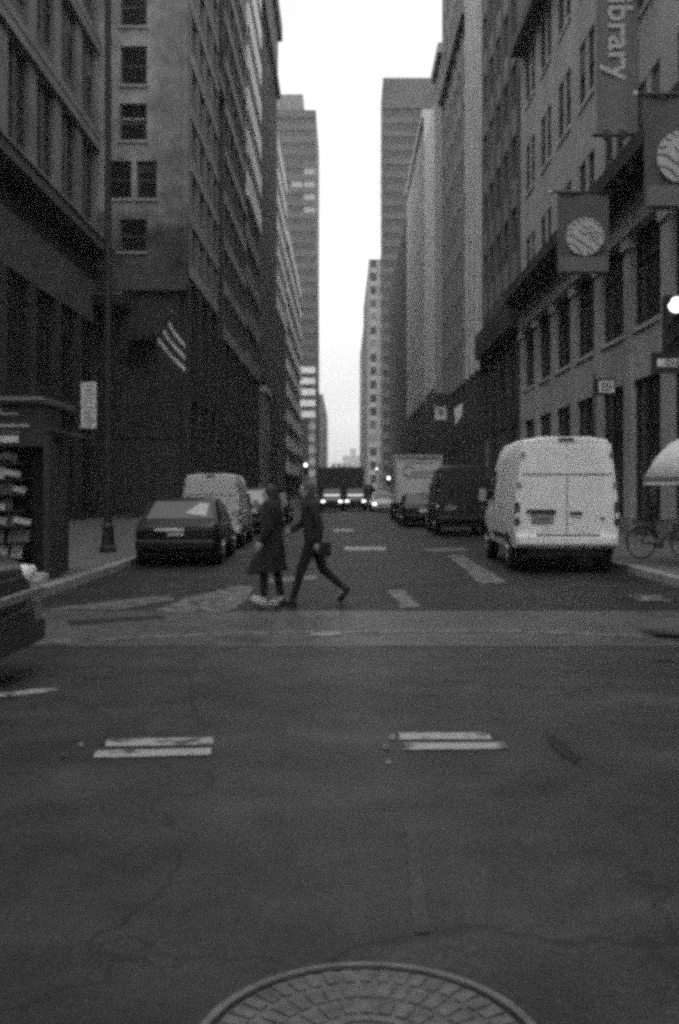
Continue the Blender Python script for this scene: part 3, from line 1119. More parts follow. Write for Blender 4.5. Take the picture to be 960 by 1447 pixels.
def van(name, label, loc, rz, paint, L=5.4, H=2.62, group=None, plate=True, sc=(1, 1, 1)):
    v = thing(name, label, 'van', loc, rz, group)
    v.scale = sc
    st = [(0.0, .50, H - .03, .965, 1.005, .835), (0.12, .45, H, .975, 1.015, .845), (1.2, .42, H + .02, .985, 1.02, .84),
          (3.0, .42, H - .0, .985, 1.02, .83), (3.55, .42, H - .10, .985, 1.02, .82), (4.05, .42, H - .62, .985, 1.02, .90), (4.42, .42, 1.42, .98, 1.015, .95),
          (5.05, .44, 1.16, .95, .98, .90), (L - .05, .48, 1.0, .88, .90, .82), (L, .5, .92, .80, .82, .75)]
    rings = []
    for y, zb, zt, hb, hm, ht in st:
        half = []
        for k, (fx, fz) in enumerate(((hb * .5, zb), (hb, zb + .03), (hm, min(.8, zt - .2)), (hm, min(1.15, zt - .1)))):
            half.append((fx, fz))
        for t in (.25, .5, .75, .92):
            z0 = half[3][1]
            z = z0 + (zt - z0) * t
            x = hm + (ht - hm) * t ** 1.25
            half.append((x, z))
        half.append((ht - .05, zt - .02))
        half.append((ht * .55, zt + .035 * (zt > 1.5)))
        ring_ = [(p[0], y, p[1]) for p in half] + [(-p[0], y, p[1]) for p in reversed(half)]
        rings.append(ring_)
    b = MB().loft(rings)
    body = b.build('body', paint, v, smooth=True, angle=38)
    bevel(body, .03, 2)

    def edge_x(z):
        zt = H - .03
        t = max(0, (z - 1.15) / (zt - 1.15))
        return 1.005 + (.835 - 1.005) * t ** 1.25 if z > 1.15 else (.965 + .04 * min(1, (z - .5) / .3))
    # two rear doors, each a lower leaf with a blank window panel above
    for sx in (-1, 1):
        zz = [.74, .95, 1.2, 1.5, 1.8, 1.905]
        pts = [(sx * .008, z) for z in zz] + [(sx * (edge_x(z) - .055), z) for z in reversed(zz)]
        d = MB().prism([(x, -.012, z) for x, z in pts], (0, .03, 0)).build('rear_door', paint, v)
        bevel(d, .006, 2)
        zz = [1.925, 2.1, 2.3, 2.48]
        pts = [(sx * .008, z) for z in zz] + [(sx * (edge_x(z) - .06), z) for z in reversed(zz)]
        p = MB().prism([(x, -.010, z) for x, z in pts], (0, .03, 0)).build('window_panel', paint, d)
        bevel(p, .008, 2)
        for z in (.98, 1.72, 2.3):
            MB().box((sx * (edge_x(z) - .03), -.012, z), (.07, .05, .09)).build('hinge', 'grey_paint', d)
        tl = MB()
        tl.box((sx * (edge_x(1.15) - .045), -.008, 1.16), (.10, .07, .46))
        o = tl.build('tail_light', 'red_lens', v)
        bevel(o, .02, 2)
        MB().box((sx * (edge_x(1.15) - .045), -.046, 1.12), (.075, .012, .10)).build('lens', 'clear_lens', o)
        MB().box((sx * .52, -.09, .62), (.14, .02, .05)).build('reflector', 'red_lens', v)
    o = MB().box((.17, -.035, 1.17), (.24, .05, .05)).build('door_handle', 'black_plastic', v)
    bevel(o, .012)
    o = MB().box((-.50, -.03, 1.20), (.56, .05, .075)).build('plate_lamp_bar', 'black_plastic', v)
    bevel(o, .01)
    MB().box((-.48, -.018, 1.06), (.42, .02, .20)).build('plate_recess', 'grey_paint', v)
    if plate:
        pl = MB().box((-.46, -.032, 1.06), (.31, .012, .155)).build('licence_plate', 'steel', v)
        for k in range(6):
            MB().box((-.565 + k * .042, -.04, 1.055), (.024, .004, .07)).build('plate_mark', 'sign_black', pl)
    o = MB().box((.68, -.022, 1.07), (.085, .03, .05)).build('maker_badge', 'steel', v)
    o = MB().box((-.02, -.005, H - .02), (.30, .06, .05)).build('brake_light', 'red_lens', v)
    bp = MB().box((0, -.06, .64), (1.93, .20, .19)).build('bumper', paint, v)
    bevel(bp, .04, 3)
    MB().box((0, -.075, .742), (1.2, .16, .02)).build('bumper_step', 'black_plastic', bp)
    MB().box((0, 1.4, .40), (1.5, 2.6, .16)).build('underbody', 'black_plastic', v)
    MB().tube([(-.55, -.02, .33), (-.55, .6, .33)], .035, 10).build('exhaust_pipe', 'rubber', v)
    MB().box((0, -.008, 1.915), (1.74, .02, .016)).build('door_seam', 'black_plastic', v)
    MB().box((0, -.008, 1.33), (.012, .02, 1.1)).build('door_seam', 'grey_paint', v)
    for sx in (-1, 1):
        for y in (.95, L - 1.0):
            wheel_parts(v, sx * .90, y, .36, .24, sx)
            ab = MB()
            ring_pts = []
            n = 14
            for k in range(n + 1):
                a = math.pi * k / n
                ring_pts.append((sx * 1.012, y + .44 * math.cos(a), .34 + .44 * math.sin(a)))
            ab.prism(ring_pts, (sx * .014, 0, 0))
            ab.build('wheel_arch', 'black_plastic', v)
        rub = MB().box((sx * 1.022, 2.35, .66), (.02, 1.75, .10)).build('rub_strip', 'black_plastic', v)
        MB().box((sx * 1.018, 3.1, 1.45), (.012, .015, 1.2)).build('door_seam', 'black_plastic', v)
        # cab door glass and the mirror
        gp = [(sx * 1.0, 3.2, 1.42), (sx * 1.0, 4.15, 1.42), (sx * .955, 3.75, 2.0), (sx * .94, 3.2, 2.05)]
        MB().prism(gp, (sx * .018, 0, 0)).build('side_window', 'car_glass', v)
        mm = MB()
        mm.box((sx * 1.17, 4.05, 1.50), (.20, .11, .34))
        mo = mm.build('mirror', 'black_plastic', v)
        bevel(mo, .03)
        MB().box((sx * 1.17, 3.985, 1.50), (.16, .012, .28)).build('mirror_glass', 'steel', mo)
        MB().tube([(sx * 1.0, 4.08, 1.42), (sx * 1.12, 4.05, 1.44)], .03, 8).build('mirror_arm', 'black_plastic', mo)
        MB().ball((sx * .72, L - .07, .86), (.16, .08, .10)).build('headlight', 'clear_lens', v, smooth=True)
    ws = MB().prism([(-.80, 4.39, 1.47), (.80, 4.39, 1.47), (.72, 3.62, 2.44), (-.72, 3.62, 2.44)], (0, .03, .03)).build('windscreen', 'car_glass', v)
    return v


def car(name, label, loc, rz, paint, kind='sedan', L=4.6, W=1.80, group=None, detail=True, lights=False, cat='car'):
    v = thing(name, label, cat, loc, rz, group)
    hw = W / 2
    if kind == 'suv':
        st = [(0, .50, .98, .86), (.06, .40, 1.04, .94), (.5, .30, 1.06, 1.0), (1.5, .24, 1.04, 1.0), (3.0, .24, 1.03, 1.0), (L - 1.1, .26, 1.02, .99), (L - .4, .32, .95, .95), (L - .06, .40, .84, .86), (L, .48, .76, .78)]
        cab = [(.10, 1.03), (.42, 1.62), (.9, 1.70), (2.6, 1.69), (L - 1.15, 1.02)]
        tw = .78
    else:
        st = [(0, .50, .84, .84), (.06, .42, .93, .93), (.5, .28, .97, .99), (1.4, .22, .93, 1.0), (3.0, .22, .92, 1.0), (L - 1.1, .24, .90, .99), (L - .4, .30, .80, .94), (L - .06, .38, .70, .84), (L, .44, .62, .74)]
        cab = [(.62, .93), (1.25, 1.38), (1.75, 1.44), (2.55, 1.42), (3.45, .90)]
        tw = .76
    rings = []
    for y, zb, zt, f in st:
        h = hw * f
        zm = zb + (zt - zb) * .45
        half = [(h * .6, zb), (h * .95, zb + .03), (h, zm), (h * .99, zm + (zt - zm) * .55), (h * .93, zt - .04), (h * .78, zt)]
        rings.append([(p[0], y, p[1]) for p in half] + [(-p[0], y, p[1]) for p in reversed(half)])
    b = MB().loft(rings)
    body = b.build('body', paint, v, smooth=True)
    sub = body.modifiers.new('smooth', 'SUBSURF')
    sub.levels = sub.render_levels = 2
    # cabin
    zb0 = min(cab[0][1], cab[-1][1]) - .12
    cr_ = []
    zr = max(p[1] for p in cab)
    for y, z in cab:
        t = (z - cab[0][1]) / (zr - cab[0][1])
        t = max(0, t)
        wb, wt = hw * .93, hw * (.93 + (tw - .93) * t)
        cr_.append([(wb, y, zb0), (wt, y, max(z - .03, zb0 + .02)), (wt - .10, y, z + .012), (-wt + .10, y, z + .012), (-wt, y, max(z - .03, zb0 + .02)), (-wb, y, zb0)])
    cb = MB().loft(cr_).build('cabin', paint, v, smooth=True, angle=35)
    bevel(cb, .03, 2)

    def gl(name_, a, b_, inset, up):
        (y0, z0), (y1, z1) = cab[a], cab[b_]
        t0 = max(0, (z0 - cab[0][1]) / (zr - cab[0][1]))
        t1 = max(0, (z1 - cab[0][1]) / (zr - cab[0][1]))
        w0, w1 = hw * (.93 + (tw - .93) * t0) - inset, hw * (.93 + (tw - .93) * t1) - inset
        f0, f1 = .10, .92
        ya, za = y0 + (y1 - y0) * f0, z0 + (z1 - z0) * f0
        yb, zb_ = y0 + (y1 - y0) * f1, z0 + (z1 - z0) * f1
        nrm = Vector((0, -(z1 - z0), (y1 - y0))).normalized() if y1 > y0 else Vector((0, (z1 - z0), -(y1 - y0))).normalized()
        if nrm.z < 0:
            nrm = -nrm
        off = nrm * .022
        pts = [Vector((-w0, ya, za)) + off, Vector((w0, ya, za)) + off, Vector((w1, yb, zb_)) + off, Vector((-w1, yb, zb_)) + off]
        return MB().prism(pts, -nrm * .02).build(name_, 'car_glass', v)
    gl('rear_window', 0, 1, .13, 1)
    gl('windscreen', 4, 3, .13, 1)
    for sx in (-1, 1):
        z0, z1 = cab[0][1] + .05, zr - .09
        xb, xt = hw * .925, hw * (tw + .02)
        ys0, ys1 = cab[0][0] + .35, cab[1][0] + .12
        yf0, yf1 = cab[4][0] - .35, cab[3][0] - .02
        ym = (ys0 + yf0) / 2
        for (a0, a1, b0, b1) in ((ys0, ys1, ym - .05, ym - .05), (ym + .05, ym + .05, yf0, yf1)):
            pts = [(sx * (xb + .004), a0, z0), (sx * (xb + .004), b0, z0), (sx * (xt + .01), b1, z1), (sx * (xt + .01), a1, z1)]
            MB().prism(pts, (sx * .012, 0, .004)).build('side_window', 'car_glass', v)
        mo = MB().ball((sx * (hw + .09), cab[4][0] - .35, cab[0][1] + .10), (.10, .07, .075)).build('mirror', paint, v, smooth=True)
        MB().box((sx * (hw + .09), cab[4][0] - .415, cab[0][1] + .10), (.13, .012, .09)).build('mirror_glass', 'steel', mo)
        for y in (.85, L - .9):
            wheel_parts(v, sx * (hw - .12), y, .335, .22, sx)
        zt = st[1][2]
        o = MB().box((sx * hw * .70, .035, zt - .13), (hw * .36, .10, .13)).build('tail_light', 'red_lens', v)
        bevel(o, .03)
        o = MB().ball((sx * hw * .68, L - .07, st[-2][2] - .10), (.17, .09, .075)).build('headlight', 'lamp_on' if lights else 'clear_lens', v, smooth=True)
    o = MB().box((0, .0, .46), (W * .90, .16, .22)).build('bumper', paint, v)
    bevel(o, .06, 3)
    MB().box((0, .02, st[1][2] - .20), (.34, .05, .16)).build('licence_plate', 'plate', v)
    o = MB().box((0, L - .04, .40), (W * .84, .16, .20)).build('bumper', paint, v)
    bevel(o, .06, 3)
    o = MB().box((0, L + .005, st[-1][2] - .10), (W * .42, .06, .15)).build('grille', 'black_plastic', v)
    MB().box((0, L / 2, .26), (W * .78, L * .8, .14)).build('underbody', 'black_plastic', v)
    return v


van('delivery_van', 'white high roofed panel van parked at the right kerb, seen from behind', (4.34, 19.3, 0), R(-1.4), 'white_paint')

c = car('sedan', 'dark sedan with a bright chrome strip parked at the left kerb before the pale van', (-3.52, 20.9, 0), R(1.5), 'black_paint', 'sedan', W=1.86)
o = MB().box((-.14, -.035, .78), (.60, .05, .055)).build('chrome_strip', 'plate', c)
bevel(o, .012)
MB().prism([(.10, .80, 1.085), (.56, .74, 1.03), (.60, 1.05, 1.29), (.40, 1.08, 1.315)], (0, -.012, .016)).build('painted_glare', 'blind', c)  # pale quad on the rear glass paints in the sky's reflection

pv = van('delivery_van', 'pale grey panel van parked at the left kerb behind the dark sedan', (-3.62, 27.3, 0), R(1.0), 'pale_paint', L=5.4, plate=False, sc=(.82, .9, .775))
van('delivery_van', 'dark panel van parked at the right kerb beyond the white van', (4.25, 35.0, 0), R(-1), 'dark_paint', sc=(.97, 1, .93))
car('sedan', 'dark sedan parked at the right kerb between the dark van and the pale box truck', (3.45, 43.0, 0), R(0), 'black_paint', 'sedan')
car('suv', 'dark suv parked on the left beyond the pale grey van', (-3.3, 36.5, 0), R(0), 'dark_paint', 'suv', L=4.7, W=1.86)
car('sedan', 'dark sedan parked far on the left behind the two walkers', (-3.45, 47.0, 0), R(0), 'black_paint', 'sedan')


def box_truck(name, label, loc, rz, paint, bw_, bh, bl, cabp):
    v = thing(name, label, 'truck', loc, rz)
    o = MB().box((0, bl / 2, .95 + bh / 2), (bw_, bl, bh)).build('cargo_box', paint, v)
    bevel(o, .03)
    for sx in (-1, 1):
        MB().box((sx * (bw_ / 2 - .06), -.02, .95 + bh / 2), (.10, .05, bh - .04)).build('corner_post', 'steel', v)
        MB().box((sx * (bw_ / 2 - .2), -.01, .84), (.2, .06, .1)).build('tail_light', 'red_lens', v)
        for y in (1.3, bl + 1.3):
            wheel_parts(v, sx * (bw_ / 2 - .2), y, .46, .28, sx)
    MB().box((0, -.018, .95 + bh - .10), (bw_ - .24, .05, .16)).build('header', 'grey_paint', v)
    MB().box((0, -.10, .60), (bw_ * .9, .12, .14)).build('bumper', 'black_plastic', v)
    MB().box((0, bl / 2 + .6, .72), (.9, bl + 1.4, .22)).build('chassis', 'black_plastic', v)
    st = [(bl + .1, 2.25, .98), (bl + .9, 2.3, .98), (bl + 1.35, 1.55, .97), (bl + 2.1, 1.35, .88), (bl + 2.2, 1.2, .8)]
    rings = [[(-1.05 * f, y, .55), (1.05 * f, y, .55), (1.05 * f, y, zt * .7), (.95 * f, y, zt), (-.95 * f, y, zt), (-1.05 * f, y, zt * .7)] for y, zt, f in st]
    o = MB().loft(rings).build('cab', cabp, v)
    bevel(o, .05)
    return v


def stroke(mb, pts, w, d, sub=8):
    """a brush stroke with tapering ends on the plane y = 0, thickness d"""
    P = [Vector((p[0], 0, p[1])) for p in pts]
    cur = []
    n = len(P)
    for i in range(n - 1):
        p0, p1, p2, p3 = P[max(i - 1, 0)], P[i], P[i + 1], P[min(i + 2, n - 1)]
        for k in range(sub):
            t = k / sub
            cur.append(.5 * ((2 * p1) + (-p0 + p2) * t + (2 * p0 - 5 * p1 + 4 * p2 - p3) * t * t + (-p0 + 3 * p1 - 3 * p2 + p3) * t ** 3))
    cur.append(P[-1])
    rings = []
    for i, p in enumerate(cur):
        tn = (cur[min(i + 1, len(cur) - 1)] - cur[max(i - 1, 0)]).normalized()
        nn = Vector((-tn.z, 0, tn.x))
        s_ = i / (len(cur) - 1)
        ww = w * (.25 + .75 * math.sin(math.pi * min(1, max(0, s_ * .9 + .05))) ** .6) / 2
        rings.append([p + nn * ww, p - nn * ww, p - nn * ww + Vector((0, -d, 0)), p + nn * ww + Vector((0, -d, 0))])
    return mb.loft(rings)


t = box_truck('box_truck', 'pale box truck with a dark script logo on its rear, parked on the right', (3.80, 50.0, 0), 0, 'pale_paint', 2.42, 2.40, 4.6, 'white_paint')
lg = MB()
stroke(lg, [(-.20, 2.72), (-.62, 2.78), (-.80, 2.5), (-.55, 2.28), (0, 2.27), (.6, 2.24), (.95, 2.30)], .10, .01)
for k in range(6):
    x = -.34 + k * .2
    stroke(lg, [(x, 2.56), (x - .09, 2.5), (x - .04, 2.40), (x + .07, 2.45), (x + .09, 2.58), (x + .10, 2.42)], .055, .01)
stroke(lg, [(-.75, 2.95), (0, 2.98), (.8, 2.95)], .07, .01)
lg.build('script_logo', 'grey_paint', t, (0, -.002, 0))
box_truck('box_truck', 'dark box truck standing across the far end of the street behind the cars', (-2.9, 112.0, 0), R(-90), 'dark_paint', 2.6, 3.2, 5.2, 'dark_paint')

for nm, lb, x, d, p, k in (('sedan', 'dark car with lit headlights, left one before the dark truck', -.85, 79.0, 'black_paint', 'suv'),
                           ('sedan', 'dark car with lit headlights, right one before the dark truck', .95, 80.5, 'black_paint', 'suv'),
                           ('sedan', 'pale car facing this way with one bright headlight beside the box truck', 2.9, 76.0, 'pale_paint', 'sedan')):
    c = car(nm, lb, (x, d, 0), R(180), p, k, L=4.6, W=1.84, lights=True)
    MB().box((0, 3.4 if k == 'sedan' else 3.3, 1.46 if k == 'sedan' else 1.2), (1.15, .22, .06)).build('glow_strip', 'dim_glow', c) if 'pale' not in lb else None  # dim emissive strip across the front, below roof level

# the car nosing in at the left edge, headed to the right across the avenue
nc = car('parked_car', 'dark car with a bright headlamp nosing into the picture at the left edge', (-7.56, 8.3, 0), R(-90), 'dark_paint', 'suv', L=4.75, W=1.9)
nc.scale = (1, 1, 1.17)
o = MB().box((0, 4.80, .60), (1.72, .05, .07)).build('bumper_trim', 'steel', nc)
bevel(o, .015)
for sx in (-1, 1):
    o = MB().box((sx * .72, 4.62, .745), (.36, .24, .10)).build('lamp_glass', 'clear_lens', nc)
    bevel(o, .04, 3)
    MB().box((sx * .70, 4.80, .45), (.13, .03, .17)).build('fog_lamp', 'steel', nc)
MB().box((0, 4.74, .30), (1.7, .16, .16)).build('chin', 'black_plastic', nc)


# ------------------------------------------------------------------ people
def remeshed(mb, name, m, parent, vox=.011, it=3, fac=.5):
    o = mb.build(name, m, parent, smooth=True)
    r = o.modifiers.new('skin', 'REMESH')
    r.mode = 'VOXEL'
    r.voxel_size = vox
    r.use_smooth_shade = True
    s_ = o.modifiers.new('soften', 'SMOOTH')
    s_.factor = fac
    s_.iterations = it
    return o


def hand(mb, wrist, d, side, curl=.5):
    """palm, four fingers of unequal length and a thumb; d: direction of the hand, side: towards the thumb"""
    w, d, s_ = Vector(wrist), Vector(d).normalized(), Vector(side).normalized()
    nrm = d.cross(s_).normalized()
    mb.cap(w, .028, w + d * .045, .036)
    for k in range(4):
        mb.cap(w + d * .03 + s_ * (.024 - k * .016), .017, w + d * .088 + s_ * (.030 - k * .020), .013)
    for k, ln in enumerate((.070, .080, .074, .058)):
        b0 = w + d * .088 + s_ * (.030 - k * .020)
        b1 = b0 + (d + nrm * curl * .5).normalized() * ln * .5
        b2 = b1 + (d * (1 - curl * .5) + nrm * curl * 1.2).normalized() * ln * .5
        mb.cap(b0, .0105, b1, .0095)
        mb.cap(b1, .0095, b2, .008)
    t0 = w + d * .025 + s_ * .028
    t1 = t0 + (d * .7 + s_ * .8).normalized() * .042
    t2 = t1 + (d + s_ * .15 + nrm * .3).normalized() * .034
    mb.cap(t0, .014, t1, .012)
    mb.cap(t1, .012, t2, .009)


def head(mb, c, tilt=0):
    x, y, z = c
    mb.ball((x + .008, y, z + .02), (.096, .076, .105), nu=20, nv=14)
    mb.ball((x - .022, y, z - .045), (.066, .055, .072), nu=16, nv=12)
    mb.ball((x - .060, y, z - .085), (.026, .030, .024))          # chin
    mb.cap((x - .086, y, z + .015), .010, (x - .103, y, z - .018), .015)   # nose
    mb.ball((x - .078, y, z - .055), (.016, .026, .010))          # lips
    mb.ball((x - .070, y, z + .038), (.026, .055, .014))          # brow
    for s_ in (-1, 1):
        mb.ball((x - .055, y + s_ * .032, z - .018), (.026, .020, .020))   # cheek
        mb.ball((x + .012, y + s_ * .078, z - .005), (.020, .010, .032))   # ear


def eyes(par, c):
    x, y, z = c
    for s_ in (-1, 1):
        e = MB().ball((x - .076, y + s_ * .031, z + .012), (.014, .016, .010)).build('eye', 'hair_dark', par, smooth=True)
    MB().box((x - .093, y, z - .055), (.004, .036, .004)).build('mouth', 'hair_dark', par)


def shoe(par, heel, toe, ankle, m, sole, k=1.0):
    b = MB()
    heel, toe, ankle = Vector(heel), Vector(toe), Vector(ankle)
    b.cap(heel, .042 * k, heel + (toe - heel) * .55, .046 * k)
    b.cap(heel + (toe - heel) * .55, .046 * k, toe, .036 * k)
    b.cap(heel * .75 + toe * .25, .045 * k, ankle, .05 * k)
    o = remeshed(b, 'shoe', m, par, .010, 4)
    sc_k = k
    d = (toe - heel)
    n_ = Vector((-d.z, 0, d.x)).normalized()
    if n_.z > 0:
        n_ = -n_
    sb = MB()
    pts = []
    for k in range(16):
        a = 2 * math.pi * k / 16
        mid = (heel + toe) / 2
        pts.append(mid + d * (.5 + .04 / d.length) * math.cos(a) + Vector((0, 1, 0)) * .043 * math.sin(a) + n_ * .034 * sc_k)
    sb.prism(pts, n_ * .016)
    sb.build('sole', sole, o)
    return o


# right walker: short dark jacket, long stride to the left, small bag
pb = thing('person', 'walker in a short dark jacket and slim trousers striding left with a small bag', 'person', (-.45, 14.0, 0), 0, 'people crossing the street')
hd = (-.055, 0, 1.615)
b = MB()
head(b, hd)
b.cap((-.02, 0, 1.55), .055, (.0, 0, 1.43), .06)
b.cap((.01, 0, 1.36), .115, (.02, 0, 1.15), .105)
b.cap((.02, -.07, 1.38), .075, (.02, .07, 1.38), .075)
b.cap((.02, 0, 1.12), .11, (.03, 0, .95), .12)
sh = {1: (.02, .175, 1.40), -1: (.02, -.175, 1.40)}
el_ = {1: (-.13, .20, 1.15), -1: (.13, -.22, 1.13)}
wr_ = {1: (-.29, .17, 1.03), -1: (.12, -.23, .885)}
hp = {1: (.03, .085, .93), -1: (.03, -.085, .93)}
kn = {-1: (-.135, -.09, .50), 1: (.17, .09, .49)}
an = {-1: (-.245, -.09, .105), 1: (.46, .09, .235)}
for s_ in (1, -1):
    b.cap(sh[s_], .055, el_[s_], .042)
    b.cap(el_[s_], .042, wr_[s_], .028)
    b.cap(hp[s_], .088, kn[s_], .058)
    b.cap(kn[s_], .056, an[s_], .038)
hand(b, wr_[1], (-.9, -.1, -.35), (0, -.2, 1), .6)
hand(b, wr_[-1], (-.05, 0, -1), (-1, 0, .05), .8)
b.cap(an[-1], .038, (-.36, -.09, .045), .03)
b.cap(an[1], .038, (.40, .09, .07), .03)
body = remeshed(b, 'body', 'skin', pb, .0075, 2)
eyes(pb, hd)
h = MB()
x, y, z = hd
h.ball((x + .022, y, z + .035), (.098, .088, .108), nu=18, nv=12)
h.cap((x + .06, y, z - .02), .065, (x + .05, y, z - .11), .05)
h.cap((x + .03, y - .06, z + .0), .035, (x + .03, y - .055, z - .1), .028)
h.cap((x + .03, y + .06, z + .0), .035, (x + .03, y + .055, z - .1), .028)
remeshed(h, 'hair', 'hair_mid', pb, .010, 3)
j = MB()
j.cap((.015, -.09, 1.385), .10, (.015, .09, 1.385), .10)
j.cap((.005, 0, 1.36), .145, (.015, 0, 1.15), .14)
j.cap((.015, -.055, 1.15), .125, (.03, -.06, .93), .125)
j.cap((.015, .055, 1.15), .125, (.03, .06, .93), .125)
j.cap((.0, 0, 1.47), .075, (.0, 0, 1.50), .07)
for s_ in (1, -1):
    j.cap(sh[s_], .075, el_[s_], .060)
    w = Vector(el_[s_]).lerp(Vector(wr_[s_]), .93)
    j.cap(el_[s_], .058, w, .045)
remeshed(j, 'jacket', 'cloth_black', pb, .012, 4)
tr = MB()
tr.cap((.03, -.06, .93), .115, (.03, .06, .93), .115)
for s_ in (1, -1):
    tr.cap(hp[s_], .105, kn[s_], .068)
    tr.cap(kn[s_], .067, Vector(kn[s_]).lerp(Vector(an[s_]), .95), .048)
remeshed(tr, 'trousers', 'cloth_dark', pb, .012, 4)
shoe(pb, (-.235, -.09, .052), (-.41, -.09, .050), (-.245, -.09, .15), 'shoe_dark', 'rubber')
shoe(pb, (.505, .09, .225), (.40, .09, .062), (.445, .09, .27), 'shoe_dark', 'rubber')
bag = MB().box((.20, -.27, .80), (.17, .09, .20)).build('hand_bag', 'cloth_dark', None)
bag.location = (-.45, 14.0, 0)
bevel(bag, .03, 3)
st = MB().tube([(.14, -.27, .89), (.13, -.255, .84 + .01), (.14, -.25, .80)], .006, 6)
sb = MB()
sb.tube([(.13, -.27, .895), (.12, -.262, .84), (.10, -.255, .80)], .007, 6)
tag(bag, 'small dark bag hanging from the hand of the striding walker', 'bag')
MB().tube([(.14, -.27, .89), (.135, -.245, .80), (.12, -.235, .775), (.20, -.245, .80), (.26, -.27, .89)], .007, 6).build('strap', 'cloth_dark', bag)

# left walker: long flaring coat, white trainers
pa = thing('person', 'walker in a long dark coat flaring at the hem with white trainers', 'person', (-1.03, 13.95, 0), 0, 'people crossing the street')
hd = (.0, 0, 1.56)
b = MB()
head(b, hd)
b.cap((.03, 0, 1.50), .052, (.04, 0, 1.38), .056)
b.cap((.04, 0, 1.32), .11, (.03, 0, 1.10), .10)
b.cap((.03, 0, 1.08), .11, (.03, 0, .90), .12)
sh = {1: (.04, .165, 1.35), -1: (.04, -.165, 1.35)}
el_ = {1: (.10, .20, 1.10), -1: (.0, -.21, 1.09)}
wr_ = {1: (.10, .20, .88), -1: (-.10, -.21, .90)}
hp = {1: (.03, .08, .88), -1: (.03, -.08, .88)}
kn = {-1: (-.06, -.08, .48), 1: (.08, .08, .47)}
kn = {-1: (-.07, -.07, .50), 1: (.10, .07, .49)}
an = {-1: (-.075, -.065, .125), 1: (.155, .065, .125)}
for s_ in (1, -1):
    b.cap(sh[s_], .05, el_[s_], .04)
    b.cap(el_[s_], .04, wr_[s_], .027)
    b.cap(hp[s_], .085, kn[s_], .055)
    b.cap(kn[s_], .053, an[s_], .037)
hand(b, wr_[1], (-.1, 0, -1), (-1, 0, 0), .6)
hand(b, wr_[-1], (-.4, 0, -.9), (-1, 0, .3), .6)
b.cap(an[-1], .037, (-.19, -.065, .10), .026)
b.cap(an[1], .037, (.05, .065, .045), .026)
remeshed(b, 'body', 'skin', pa, .0075, 2)
eyes(pa, hd)
h = MB()
x, y, z = hd
h.ball((x + .022, y, z + .035), (.100, .09, .112), nu=18, nv=12)
h.cap((x + .06, y, z), .07, (x + .085, y, z - .22), .055)
h.cap((x + .03, y - .06, z), .04, (x + .045, y - .07, z - .2), .035)
h.cap((x + .03, y + .06, z), .04, (x + .045, y + .07, z - .2), .035)
remeshed(h, 'hair', 'hair_dark', pa, .010, 3)
cm = MB()
rings = []
for z, cx, rx, ry in ((1.43, .03, .085, .10), (1.37, .035, .13, .185), (1.28, .04, .15, .20), (1.12, .03, .145, .18), (.98, .03, .155, .18), (.80, .02, .19, .20), (.62, -.03, .235, .22), (.46, -.05, .285, .23)):
    rg = []
    for k in range(36):
        a = 2 * math.pi * k / 36
        f = 1 + (.07 * math.sin(5 * a + 1.0) + .04 * math.sin(9 * a)) * max(0, (1.0 - z)) / .5
        drop = .03 * math.cos(a) if z < .5 else 0
        rg.append((cx + rx * f * math.cos(a), ry * f * math.sin(a), z + drop))
    rings.append(rg)
cm.loft(rings)
for s_ in (1, -1):
    cm.cap(sh[s_], .078, el_[s_], .064)
    cm.cap(el_[s_], .062, Vector(el_[s_]).lerp(Vector(wr_[s_]), .92), .05)
remeshed(cm, 'coat', 'cloth_dark', pa, .012, 3)
sc = MB()
for k in range(20):
    a = 2 * math.pi * k / 20
    a2 = 2 * math.pi * (k + 1) / 20
    sc.cap((.03 + .085 * math.cos(a), .09 * math.sin(a), 1.435 + .01 * math.sin(3 * a)), .035, (.03 + .085 * math.cos(a2), .09 * math.sin(a2), 1.435 + .01 * math.sin(3 * a2)), .035)
sc.cap((-.075, -.03, 1.42), .035, (-.10, -.04, 1.24), .03)
remeshed(sc, 'scarf', 'cloth_grey', pa, .012, 3)
tr = MB()
for s_ in (1, -1):
    tr.cap(hp[s_], .10, kn[s_], .068)
    tr.cap(kn[s_], .066, Vector(kn[s_]).lerp(Vector(an[s_]), .93), .05)
remeshed(tr, 'trousers', 'cloth_dark', pa, .012, 3)
shoe(pa, (-.065, -.065, .05), (-.215, -.065, .125), (-.07, -.065, .125), 'shoe_white', 'shoe_white', .8)
shoe(pa, (.165, .065, .048), (.01, .065, .042), (.155, .065, .12), 'shoe_white', 'shoe_white', .8)

# ------------------------------------------------------------------ street furniture, left
lp = thing('street_lamp', 'dark street lamp post with a flared base at the left kerb', 'street lamp', (-5.50, 23.3, .15))
b = MB()
prof = [(.0, .20), (.12, .20), (.16, .16), (.5, .13), (.62, .145), (.68, .10), (.9, .095), (4, .088), (13.6, .07)]
b.loft([[(r_ * math.cos(2 * math.pi * k / 16), r_ * math.sin(2 * math.pi * k / 16), z_) for k in range(16)] for z_, r_ in prof])
b.build('post', 'post_paint', lp, smooth=True, angle=30)
b = MB().tube([(0, 0, 13.5), (.3, 0, 14.1), (1.0, 0, 14.4), (1.9, 0, 14.45)], .045, 10)
b.build('arm', 'post_paint', lp, smooth=True)
MB().ball((2.2, 0, 14.42), (.36, .16, .10)).build('lamp_head', 'steel', lp, smooth=True)
ps = thing('parking_sign', 'tall pale parking sign of two stacked plates hung beside the left lamp post', 'sign', (-5.94, 23.25, 0))
